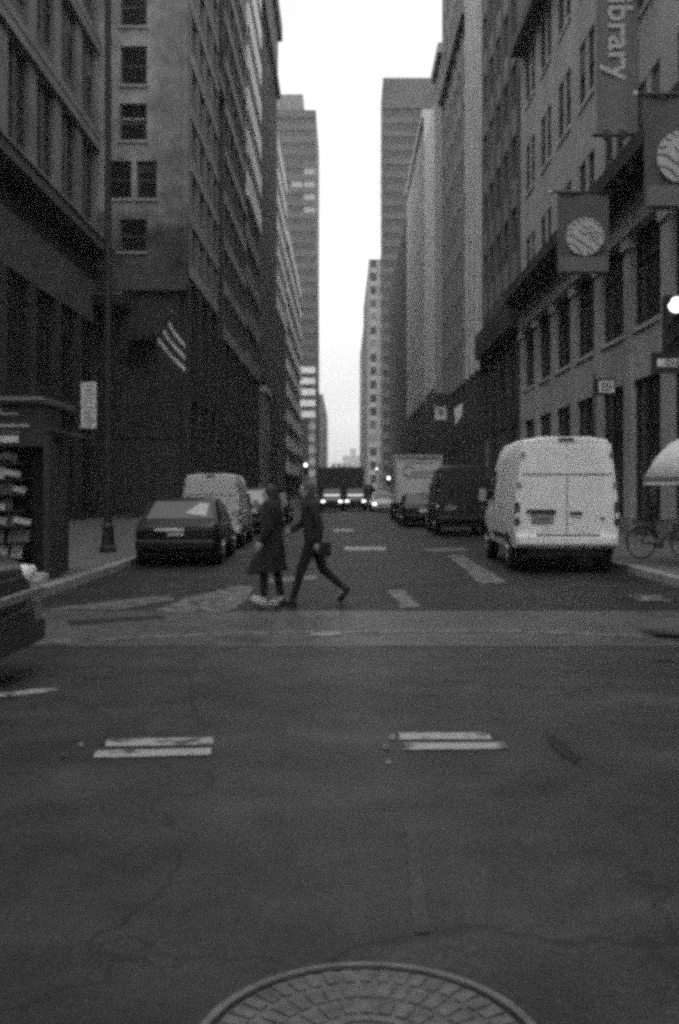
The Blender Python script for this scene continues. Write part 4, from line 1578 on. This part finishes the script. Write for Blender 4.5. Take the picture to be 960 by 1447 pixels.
for z0, z1 in ((3.06, 3.52), (3.54, 4.13)):
    o = MB().box((0, 0, (z0 + z1) / 2), (.36, .012, z1 - z0)).build('sign_plate', 'sign_white', ps)
    for k in range(5):
        w = random.uniform(.15, .26)
        MB().box((random.uniform(-.02, .02), -.008, z1 - .08 - k * (z1 - z0 - .1) / 5), (w, .004, .035)).build('text_line', 'steel', o)
for z in (3.2, 3.9):
    MB().box((.22, .03, z), (.5, .03, .03)).build('bracket', 'post_paint', ps)

fl = thing('flag', 'striped flag hanging from a slanted pole on the left buildings', 'flag', (-9.2, 50.3, 0))
sF = 1407 / 50.3


def FP(x, y, dy=0):
    return ((x - 485) / sF + 9.2, dy, CAM_H + (692 - y) / sF)


A0, A1 = (219, 484), (242, 450)            # hoist along the pole
B0_, B1_ = (262, 530), (262, 480)          # fly, hanging
ns = 9
for k in range(ns):
    t0, t1 = k / ns, (k + 1) / ns
    rings = []
    nx = 12
    for i in range(nx + 1):
        q = i / nx

        def at(t):
            xa, ya = A0[0] + (A1[0] - A0[0]) * t, A0[1] + (A1[1] - A0[1]) * t
            xb, yb = B0_[0] + (B1_[0] - B0_[0]) * t, B0_[1] + (B1_[1] - B0_[1]) * t
            x_, y_ = xa + (xb - xa) * q, ya + (yb - ya) * q + 3 * math.sin(q * 3.1)
            return FP(x_, y_, .10 * math.sin(q * 7 + t * 2))
        p0, p1 = Vector(at(t0)), Vector(at(t1))
        off = Vector((0, .012, 0))
        rings.append([p0, p1, p1 + off, p0 + off])
    MB().loft(rings).build('stripe', 'flag_pale' if k in (1, 4, 7) else 'flag_dark', fl, smooth=True, angle=30)
MB().tube([FP(206, 503, 2.6), FP(219, 484, 0), FP(246, 444, -.6)], .03, 8).build('pole', 'post_paint', fl)
MB().ball(FP(246, 444, -.6), .06).build('finial', 'steel', fl, smooth=True)

# the newsstand at the left corner
nsd = thing('newsstand', 'dark newsstand kiosk with pale sign bars on the left pavement', 'kiosk', (-6.18, 16.6, .15))
W2 = 1.45
b = MB().box((-.2, .65, 1.25), (2.9, 1.3, 2.5)).build('kiosk_body', 'near_black', nsd)
o = MB().box((-.15, .3, 2.90), (3.1, 1.9, .12)).build('roof', 'dark_stone', nsd)
bevel(o, .03)
MB().box((-.15, -.67, 2.93), (3.06, .04, .06)).build('roof_edge', 'grey_stone', nsd)
MB().box((-.15, -.10, 2.50), (3.0, .80, .66)).build('fascia', 'bronze', nsd)
for x0, x1, z0, z1, m in ((.60, .93, 2.68, 2.715, 'paper_pale'), (-1.3, 1.10, 2.48, 2.53, 'paper_pale'), (-1.3, .95, 2.385, 2.41, 'paper_mid')):
    MB().box(((x0 + x1) / 2, -.51, (z0 + z1) / 2), (x1 - x0, .02, z1 - z0)).build('sign_bar', m, nsd)
MB().box((-.05, -.51, 2.77), (1.42, .02, .13)).build('sign_panel', 'paper_pale', nsd)
MB().box((.78, -.51, 2.29), (.30, .02, .11)).build('sign_panel', 'sign_white', nsd)
MB().box((1.40, -.1, 1.2), (.1, .9, 2.3)).build('side_shutter', 'bronze', nsd)
aw = MB().prism([(1.45, -.30, 2.46), (1.82, -.30, 2.36), (1.82, -.30, 2.33), (1.45, -.30, 2.42)], (0, 1.2, 0)).build('awning', 'near_black', nsd)
shz = (.34, .60, .86, 1.12, 1.38, 1.64, 1.90)
for z in shz:
    MB().box((-.15, -.18, z), (2.3, .36, .03)).build('shelf', 'bronze', nsd)
mg = [MB().box((0, 0, h_ / 2), (w_, .03, h_)).mesh('magazine', [m]) for m, w_, h_ in (('paper_pale', .19, .21), ('paper_mid', .17, .22), ('paper_dark', .18, .20), ('paper_pale', .27, .10), ('paper_mid', .24, .13))]
LABS = ('pale upright magazine', 'grey upright magazine', 'dark upright magazine', 'pale magazine lying slanted', 'grey magazine lying slanted')
ROWS = ('bottom row', 'second lowest row', 'third lowest row', 'middle row', 'third highest row', 'second highest row', 'top row')
for r_, z in enumerate(shz):
    x = .28 + random.uniform(0, .08)
    nth = 0
    while x < 1.0 - .10 * (r_ in (5, 3)) - .25 * (r_ == 6):
        q = random.choices((0, 1, 2, 3, 4), (.22, .2, .22, .2, .16))[0]
        o = bpy.data.objects.new('magazine', mg[q])
        C.objects.link(o)
        o.location = (-6.18 + x, 16.6 - .24 - random.uniform(0, .10), .15 + z + (.016 if q < 3 else .05))
        o.rotation_euler = (R(random.uniform(-22, -8)), R(random.uniform(-9, 9) if q < 3 else random.uniform(8, 20)), R(random.uniform(-14, 14)))
        tag(o, LABS[q] + ', ' + ('first', 'second', 'third', 'fourth', 'fifth', 'sixth')[nth] + ' from the left in the ' + ROWS[r_] + ' of the newsstand', 'magazine', 'magazines on the newsstand rack')
        x += random.uniform(.17, .26)
        nth += 1
st_ = [MB().box((0, 0, .06), (.34, .26, .12)).mesh('newspaper_stack', [m]) for m in ('paper_pale', 'paper_mid')]
for k in range(5, 7):
    o = bpy.data.objects.new('newspaper_stack', st_[k % 2])
    C.objects.link(o)
    o.location = (-7.45 + k * .42, 16.6 - .62, .16)
    o.rotation_euler = (0, 0, R(random.uniform(-9, 9)))
    tag(o, ('grey' if k % 2 else 'pale') + ' stack of newspapers on the pavement under the newsstand rack', 'newspapers', 'newspaper stacks by the newsstand')

# ------------------------------------------------------------------ street furniture, right
sg = thing('traffic_signal', 'black three lamp traffic signal with its top lamp shining white at the right edge', 'traffic light', (5.66, 17.0, 0))
o = MB().box((.0, .05, 4.42), (.33, .24, 1.08)).build('housing', 'black_plastic', sg)
bevel(o, .03)
for k, z in enumerate((4.76, 4.42, 4.08)):
    l_ = MB().tube([(0, -.075, z), (0, -.10, z)], .125, 24).build('lamp_lens', 'lamp_on' if k == 0 else 'black_plastic', sg)
    vb = MB()
    rings = []
    for y0 in (-.07, -.24):
        rings.append([(.15 * math.cos(a), y0, z + .15 * math.sin(a)) for a in [math.pi * q / 12 for q in range(13)]] + [(.138 * math.cos(a), y0, z + .138 * math.sin(a)) for a in [math.pi * q / 12 for q in range(12, -1, -1)]])
    vb.loft(rings).build('visor', 'black_plastic', sg)
MB().tube([(.12, .1, 4.75), (.42, .1, 4.75)], .03, 8).build('bracket', 'post_paint', sg)
pl = thing('signal_pole', 'grey signal pole just outside the right edge carrying the traffic signal', 'pole', (6.12, 17.1, .15))
b = MB().loft([[(r_ * math.cos(2 * math.pi * k / 14), r_ * math.sin(2 * math.pi * k / 14), z_) for k in range(14)] for z_, r_ in ((0, .16), (.3, .15), (.36, .09), (6, .075))])
b.build('post', 'steel', pl, smooth=True, angle=30)
ow = thing('street_sign', 'black one way sign with a white arrow below the traffic signal', 'sign', (5.80, 16.85, 0))
o = MB().box((-.06, .012, 3.77), (1.04, .015, .36)).build('sign_plate', 'sign_black', ow)
ar = [(-.48, 3.705), (.22, 3.705), (.22, 3.64), (.44, 3.77), (.22, 3.90), (.22, 3.835), (-.48, 3.835)]
MB().prism([(x_, 0, z_) for x_, z_ in ar], (0, .004, 0)).build('arrow', 'sign_white', o)


def text(body, name, parent, loc, rot, size, m, ext=.004, bold=0.0):
    cu = bpy.data.curves.new(name, 'FONT')
    cu.body = body
    cu.size = size
    cu.extrude = ext
    cu.offset = bold
    cu.align_x = 'CENTER'
    cu.align_y = 'CENTER'
    cu.materials.append(M[m])
    o_ = bpy.data.objects.new(name, cu)
    C.objects.link(o_)
    me = bpy.data.meshes.new_from_object(o_)
    bpy.data.objects.remove(o_)
    return link(name, me, parent, loc, rot)


text('ONE WAY', 'lettering', o, (-.05, -.006, 3.77), (R(90), 0, 0), .13, 'sign_black', .003)

s2 = thing('street_sign', 'small white sign with dark lettering on a thin pole above the white van', 'sign', (7.80, 30.0, .15))
MB().tube([(-.22, 0, 0), (-.22, 0, 5.0)], .045, 10).build('post', 'post_paint', s2, smooth=True)
MB().box((.06, -.06, 4.56), (.66, .02, .50)).build('back_plate', 'sign_black', s2)
o = MB().box((.12, -.08, 4.57), (.46, .012, .36)).build('sign_plate', 'sign_white', s2)
for z, w in ((4.67, .30), (4.57, .36), (4.47, .28)):
    MB().box((.12, -.09, z), (w, .004, .04)).build('text_line', 'sign_black', o)

# banners of the library
def lion_banner(label, d, dz=0.0):
    x0, x1, z0, z1 = 6.78, 8.42, 8.45 + dz, 10.92 + dz
    bn = thing('banner', label, 'banner', (7.6, d, 0), 0, 'emblem banners on the library')
    xx = lambda v: v - 7.6
    MB().tube([(xx(6.62), 0, z1 + .12), (xx(9.4), 0, z1 + .12)], .045, 8).build('bracket_arm', 'post_paint', bn, smooth=True)
    MB().ball((xx(6.58), 0, z1 + .12), .07).build('finial', 'pale_stone', bn, smooth=True)
    MB().box((xx(9.4), 0, z1 + .12), (.06, .3, .5)).build('wall_plate', 'post_paint', bn)
    cl_ = MB()
    rings = []
    n_ = 24
    for i in range(n_ + 1):
        q = i / n_
        x_ = xx(x0) + (x1 - x0) * q
        yy = .03 * math.sin(q * 8) + .02 * math.sin(q * 3)
        rings.append([(x_, yy, z1 + .08), (x_, yy + .012, z1 + .08), (x_, yy * 1.2 + .012, z0), (x_, yy * 1.2, z0)])
    cl_.loft(rings).build('cloth', 'banner_cloth', bn, smooth=True, angle=30)
    MB().box((xx((x0 + x1) / 2), -.045, z0 + .30), (x1 - x0 - .1, .008, .46)).build('lower_band', 'banner_pale', bn)
    cz, cx_, rr = 9.62 + dz, xx(7.64), .60
    em = MB()
    em.tube([(cx_, -.055, cz), (cx_, -.066, cz)], rr, 48)
    e = em.build('emblem', 'print_pale', bn)
    sk = MB()
    for pts, w in (
            ([(-.60, .04), (-.40, .02), (-.18, -.14), (.06, -.30), (.34, -.50)], .055),
            ([(-.56, -.22), (-.36, -.26), (-.20, -.40), (-.10, -.60)], .05),
            ([(-.20, .22), (-.10, .10), (.02, .08)], .04), ([(.14, -.10), (.30, -.12), (.48, -.36)], .045),
            ([(.10, .18), (.22, .10), (.34, .14), (.46, .06), (.58, .10)], .04),
            ([(-.10, .30), (.06, .26), (.16, .30), (.26, .24)], .035),
            ([(.02, .02), (.10, .10), (.20, .00), (.36, -.02), (.44, -.12)], .035),
            ([(-.62, .22), (-.48, .20), (-.36, .22)], .035), ([(-.46, .48), (-.36, .38), (-.26, .36)], .035),
            ([(-.30, .58), (-.22, .48), (-.12, .46)], .035), ([(-.12, .64), (-.06, .54), (.04, .50)], .03),
            ([(.10, .64), (.12, .54), (.22, .46)], .03), ([(.32, .56), (.30, .46), (.38, .38)], .03),
            ([(.50, .42), (.44, .34), (.50, .26)], .03), ([(.16, -.62), (.10, -.50), (.0, -.44)], .035)):
        stroke(sk, [(p_[0], p_[1]) for p_ in pts], w, .006)
    sk.build('emblem_strokes', 'banner_cloth', e, (cx_, -.068, cz))
    return bn


lion_banner('smaller grey banner with a pale round lion emblem hanging over the white van', 31.5)
lion_banner('large grey banner with a pale round lion emblem cut by the right edge', 22.4, -.52)
bn = thing('banner', 'tall vertical banner with large pale lettering high on the library wall', 'banner', (8.55, 31.8, 0))
sb_ = 1407 / 31.8


def BP(x, y):
    return ((x - 485) / sb_ - 8.55, CAM_H + (692 - y) / sb_)


xa, zb = BP(843, 188)
xb, zt = BP(902, -150)
rings = []
for i in range(17):
    q = i / 16
    x_ = xa + (xb - xa) * q
    yy = .03 * math.sin(q * 7)
    rings.append([(x_, yy, zt), (x_, yy + .012, zt), (x_, yy + .012, zb), (x_, yy, zb)])
MB().loft(rings).build('cloth', 'banner_pale', bn, smooth=True, angle=30)
MB().tube([(xa - .12, 0, zb - .06), (xb + .5, 0, zb - .06)], .07, 8).build('lower_arm', 'post_paint', bn, smooth=True)
MB().tube([(xa - .12, 0, zt + .06), (xb + .5, 0, zt + .06)], .07, 8).build('upper_arm', 'post_paint', bn, smooth=True)
for px in (857, 880):
    x_, z_ = BP(px, 193)
    MB().box((x_, .0, z_ + .05), (.22, .12, .26)).build('clamp', 'post_paint', bn)
lx, lz = BP(875, 49)
text('library', 'lettering', bn, (lx, -.045, lz), (R(90), R(90), 0), 1.12, 'print_pale', .006, .018)

# umbrella, vendor cart and vendor at the right edge
um = thing('umbrella', 'pale vendor umbrella with a darker valance at the right edge', 'umbrella', (6.95, 19.2, .15))
su = 1407 / 19.2
rings = []
nb_ = 8
prof = [(0.0, 2.72), (.35, 2.66), (.65, 2.50), (.90, 2.24), (1.13, 1.86)]
b = MB()
for r_, z_ in prof:
    rg = []
    for k in range(48):
        a = 2 * math.pi * k / 48
        f = 1 - .05 * (r_ / 1.05) * (.5 - .5 * math.cos(nb_ * a))
        rg.append(((r_ + .001) * f * math.cos(a), (r_ + .001) * f * math.sin(a), z_ - .15))
    rings.append(rg)
b.loft(rings, cap=False)
cano = b.build('canopy', 'umbrella_cloth', um, smooth=True)
so = cano.modifiers.new('cloth', 'SOLIDIFY')
so.thickness = .01
b = MB()
rings = []
for dz, f in ((0, 1.0), (-.10, 1.005)):
    rings.append([(p_[0] * f, p_[1] * f, p_[2] + dz - .0) for p_ in rg])
b.loft(rings, cap=False)
va = b.build('valance', 'umbrella_trim', um)
va.modifiers.new('cloth', 'SOLIDIFY').thickness = .01
b = MB()
rings = []
for dz, f in ((-.10, 1.004), (-.145, 1.01)):
    rings.append([(p_[0] * f, p_[1] * f, p_[2] + dz) for p_ in rg])
b.loft(rings, cap=False)
b.build('valance_hem', 'umbrella_cloth', um).modifiers.new('cloth', 'SOLIDIFY').thickness = .012
MB().tube([(0, 0, .1), (0, 0, 2.56)], .025, 10).build('pole', 'steel', um, smooth=True)
for k in range(nb_):
    a = 2 * math.pi * k / nb_
    MB().tube([(0, 0, 2.52), (.62 * math.cos(a), .62 * math.sin(a), 2.32), (1.08 * math.cos(a), 1.08 * math.sin(a), 1.74)], .008, 6).build('rib', 'steel', um)

fc_ = thing('vendor_cart', 'dark vendor cart standing under the pale umbrella', 'food cart', (7.55, 19.3, .15))
o = MB().box((0, 0, .78), (1.7, 1.0, 1.1)).build('cart_body', 'bronze', fc_)
bevel(o, .03)
MB().box((0, 0, 1.36), (1.8, 1.08, .05)).build('counter', 'steel', fc_)
for sx in (-1, 1):
    for sy in (-1, 1):
        MB().tube([(sx * .8, sy * .48, 1.38), (sx * .8, sy * .48, 1.62)], .02, 8).build('stanchion', 'steel', fc_)
    wheel_parts(fc_, sx * .6, -.3, .22, .1, sx)
pb_ = MB().box((0, 0, 1.64), (1.7, 1.0, .03)).build('shelf', 'steel', fc_)
MB().box((-.55, -.52, .75), (.5, .03, .7)).build('door', 'near_black', fc_)

ve = thing('person', 'person in dark clothes standing in the shade of the umbrella at the right edge', 'person', (6.52, 18.55, .15))
hd = (0, 0, 1.58)
b = MB()
head(b, hd)
b.cap((.02, 0, 1.50), .055, (.03, 0, 1.40), .06)
b.cap((.03, 0, 1.32), .12, (.03, 0, 1.1), .115)
b.cap((.03, 0, 1.05), .12, (.03, 0, .92), .125)
for s_ in (1, -1):
    b.cap((.03, s_ * .18, 1.36), .055, (.05, s_ * .22, 1.08), .044)
    b.cap((.05, s_ * .22, 1.08), .042, (-.10, s_ * .18, .92), .03)
    hand(b, (-.10, s_ * .18, .92), (-.8, 0, -.5), (0, -s_ * .3, 1), .5)
    b.cap((.03, s_ * .09, .9), .09, (.02, s_ * .10, .5), .06)
    b.cap((.02, s_ * .10, .5), .058, (.04, s_ * .10, .09), .04)
    b.cap((.04, s_ * .10, .06), .04, (-.13, s_ * .11, .045), .032)
remeshed(b, 'body', 'skin', ve, .009, 2)
eyes(ve, hd)
h = MB().ball((.02, 0, 1.62), (.102, .09, .11))
remeshed(h, 'hair', 'hair_dark', ve, .012, 2)
j = MB()
j.cap((.03, -.10, 1.36), .105, (.03, .10, 1.36), .105)
j.cap((.03, 0, 1.32), .16, (.03, 0, .86), .17)
for s_ in (1, -1):
    j.cap((.03, s_ * .18, 1.36), .078, (.05, s_ * .22, 1.08), .066)
    j.cap((.05, s_ * .22, 1.08), .062, (-.08, s_ * .185, .94), .05)
remeshed(j, 'jacket', 'cloth_dark', ve, .013, 3)
tr = MB()
for s_ in (1, -1):
    tr.cap((.03, s_ * .09, .9), .11, (.02, s_ * .10, .5), .08)
    tr.cap((.02, s_ * .10, .5), .078, (.04, s_ * .10, .12), .062)
remeshed(tr, 'trousers', 'cloth_black', ve, .013, 3)
for s_ in (1, -1):
    shoe(ve, (.06, s_ * .10, .054), (-.14, s_ * .11, .05), (.04, s_ * .10, .14), 'shoe_dark', 'rubber')

# bicycle on the right pavement
bi = thing('bicycle', 'dark bicycle parked on the right pavement between the library pillar and the vendor cart', 'bicycle', (6.85, 21.3, .15), R(14))
for x_ in (-.52, .52):
    b = MB()
    pts = [(x_ + .335 * math.cos(a), 0, .35 + .335 * math.sin(a)) for a in [2 * math.pi * k / 32 for k in range(33)]]
    b.tube(pts, .018, 6, cap=False)
    w = b.build('wheel', 'rubber', bi, smooth=True)
    sp = MB()
    for k in range(14):
        a = 2 * math.pi * k / 14
        sp.tube([(x_, 0, .35), (x_ + .32 * math.cos(a), 0, .35 + .32 * math.sin(a))], .002, 4)
    sp.build('spokes', 'steel', w)
    fd = MB()
    fd.tube([(x_ + .37 * math.cos(a), 0, .35 + .37 * math.sin(a)) for a in [R(30) + R(150) * k / 12 for k in range(13)]], .012, 5)
    fd.build('mudguard', 'steel', w)
b = MB()
for p, q in (((-.52, 0, .35), (-.1, 0, .30)), ((-.1, 0, .30), (.36, 0, .78)), ((-.28, 0, .80), (.34, 0, .82)), ((-.1, 0, .30), (-.30, 0, .92)), ((-.52, 0, .35), (-.27, 0, .80)), ((.52, 0, .35), (.34, 0, .92))):
    b.tube([p, q], .018, 8)
b.build('frame', 'black_paint', bi, smooth=True)
MB().ball((-.31, 0, .96), (.14, .08, .04)).build('saddle', 'rubber', bi, smooth=True)
MB().tube([(.24, -.28, 1.02), (.36, -.16, 1.0), (.34, 0, .96), (.36, .16, 1.0), (.24, .28, 1.02)], .014, 8).build('handlebar', 'steel', bi, smooth=True)
MB().box((.62, 0, .92), (.30, .34, .24)).build('basket', 'steel', bi)
MB().tube([(-.1, -.06, .30), (-.1, .06, .30)], .09, 16).build('chainring', 'steel', bi)

# projecting shop signs far on the right, and lit signals at the far crossings
sx_ = thing('shop_sign', 'pale square projecting shop sign above the box truck', 'sign', (8.4, 80.0, 0))
MB().box((-.55, 0, 7.8), (.9, .14, 1.1)).build('sign_board', 'sign_white', sx_)
MB().tube([(-.55, -.08, 7.85), (-.55, -.10, 7.85)], .28, 20).build('sign_disc', 'grey_paint', sx_)
MB().box((.25, 0, 8.2), (.9, .06, .06)).build('bracket', 'post_paint', sx_)
MB().box((-.5, .02, 8.9), (1.1, .5, .9)).build('sign_box', 'near_black', sx_)
sy_ = thing('shop_sign', 'pale pennant shaped sign beside the square projecting sign', 'sign', (9.0, 74.0, 0))
MB().prism([(-.75, 0, 7.6), (-.1, 0, 8.1), (-.15, 0, 7.2), (-.65, 0, 6.4)], (0, .06, 0)).build('sign_board', 'sign_white', sy_)
MB().box((.2, .03, 7.9), (.7, .05, .05)).build('bracket', 'post_paint', sy_)


def far_signal(label, x, d, z, group):
    s_ = thing('traffic_signal', label, 'traffic light', (x, d, 0), 0, group)
    sgn = -1 if x < 0 else 1
    MB().tube([(sgn * .5, .2, 0), (sgn * .5, .2, z + 1)], .09, 8).build('post', 'post_paint', s_)
    MB().box((0, .1, z - .35), (.36, .25, 1.15)).build('housing', 'black_plastic', s_)
    MB().tube([(0, -.03, z), (0, -.08, z)], .17, 12).build('lamp_lens', 'lamp_on', s_)
    MB().box((sgn * .25, .15, z), (.5, .06, .06)).build('bracket', 'post_paint', s_)


far_signal('small lit traffic signal far down the left side above the walkers', -3.9, 104.0, 4.2, 'signals far down the street')
far_signal('small lit traffic signal far down the right side left of the box truck', 5.4, 118.0, 3.0, 'signals far down the street')
far_signal('faint lit traffic signal farthest down the right side of the street', 6.4, 190.0, 5.6, 'signals far down the street')

# ------------------------------------------------------------------ the air of the street
hz = MB().box((0, 480, 79.0), (460, 1050, 160.0)).build('haze', [])
hz['kind'] = 'stuff'
hm = bpy.data.materials.new('haze')
hm.use_nodes = True
hn = hm.node_tree
hn.nodes.remove(hn.nodes['Principled BSDF'])
pvn = hn.nodes.new('ShaderNodeVolumePrincipled')
pvn.inputs['Color'].default_value = (.9, .9, .9, 1)
pvn.inputs['Density'].default_value = 0.00042
pvn.inputs['Anisotropy'].default_value = 0.2
hn.links.new(pvn.outputs[0], hn.nodes['Material Output'].inputs['Volume'])
hz.data.materials.append(hm)
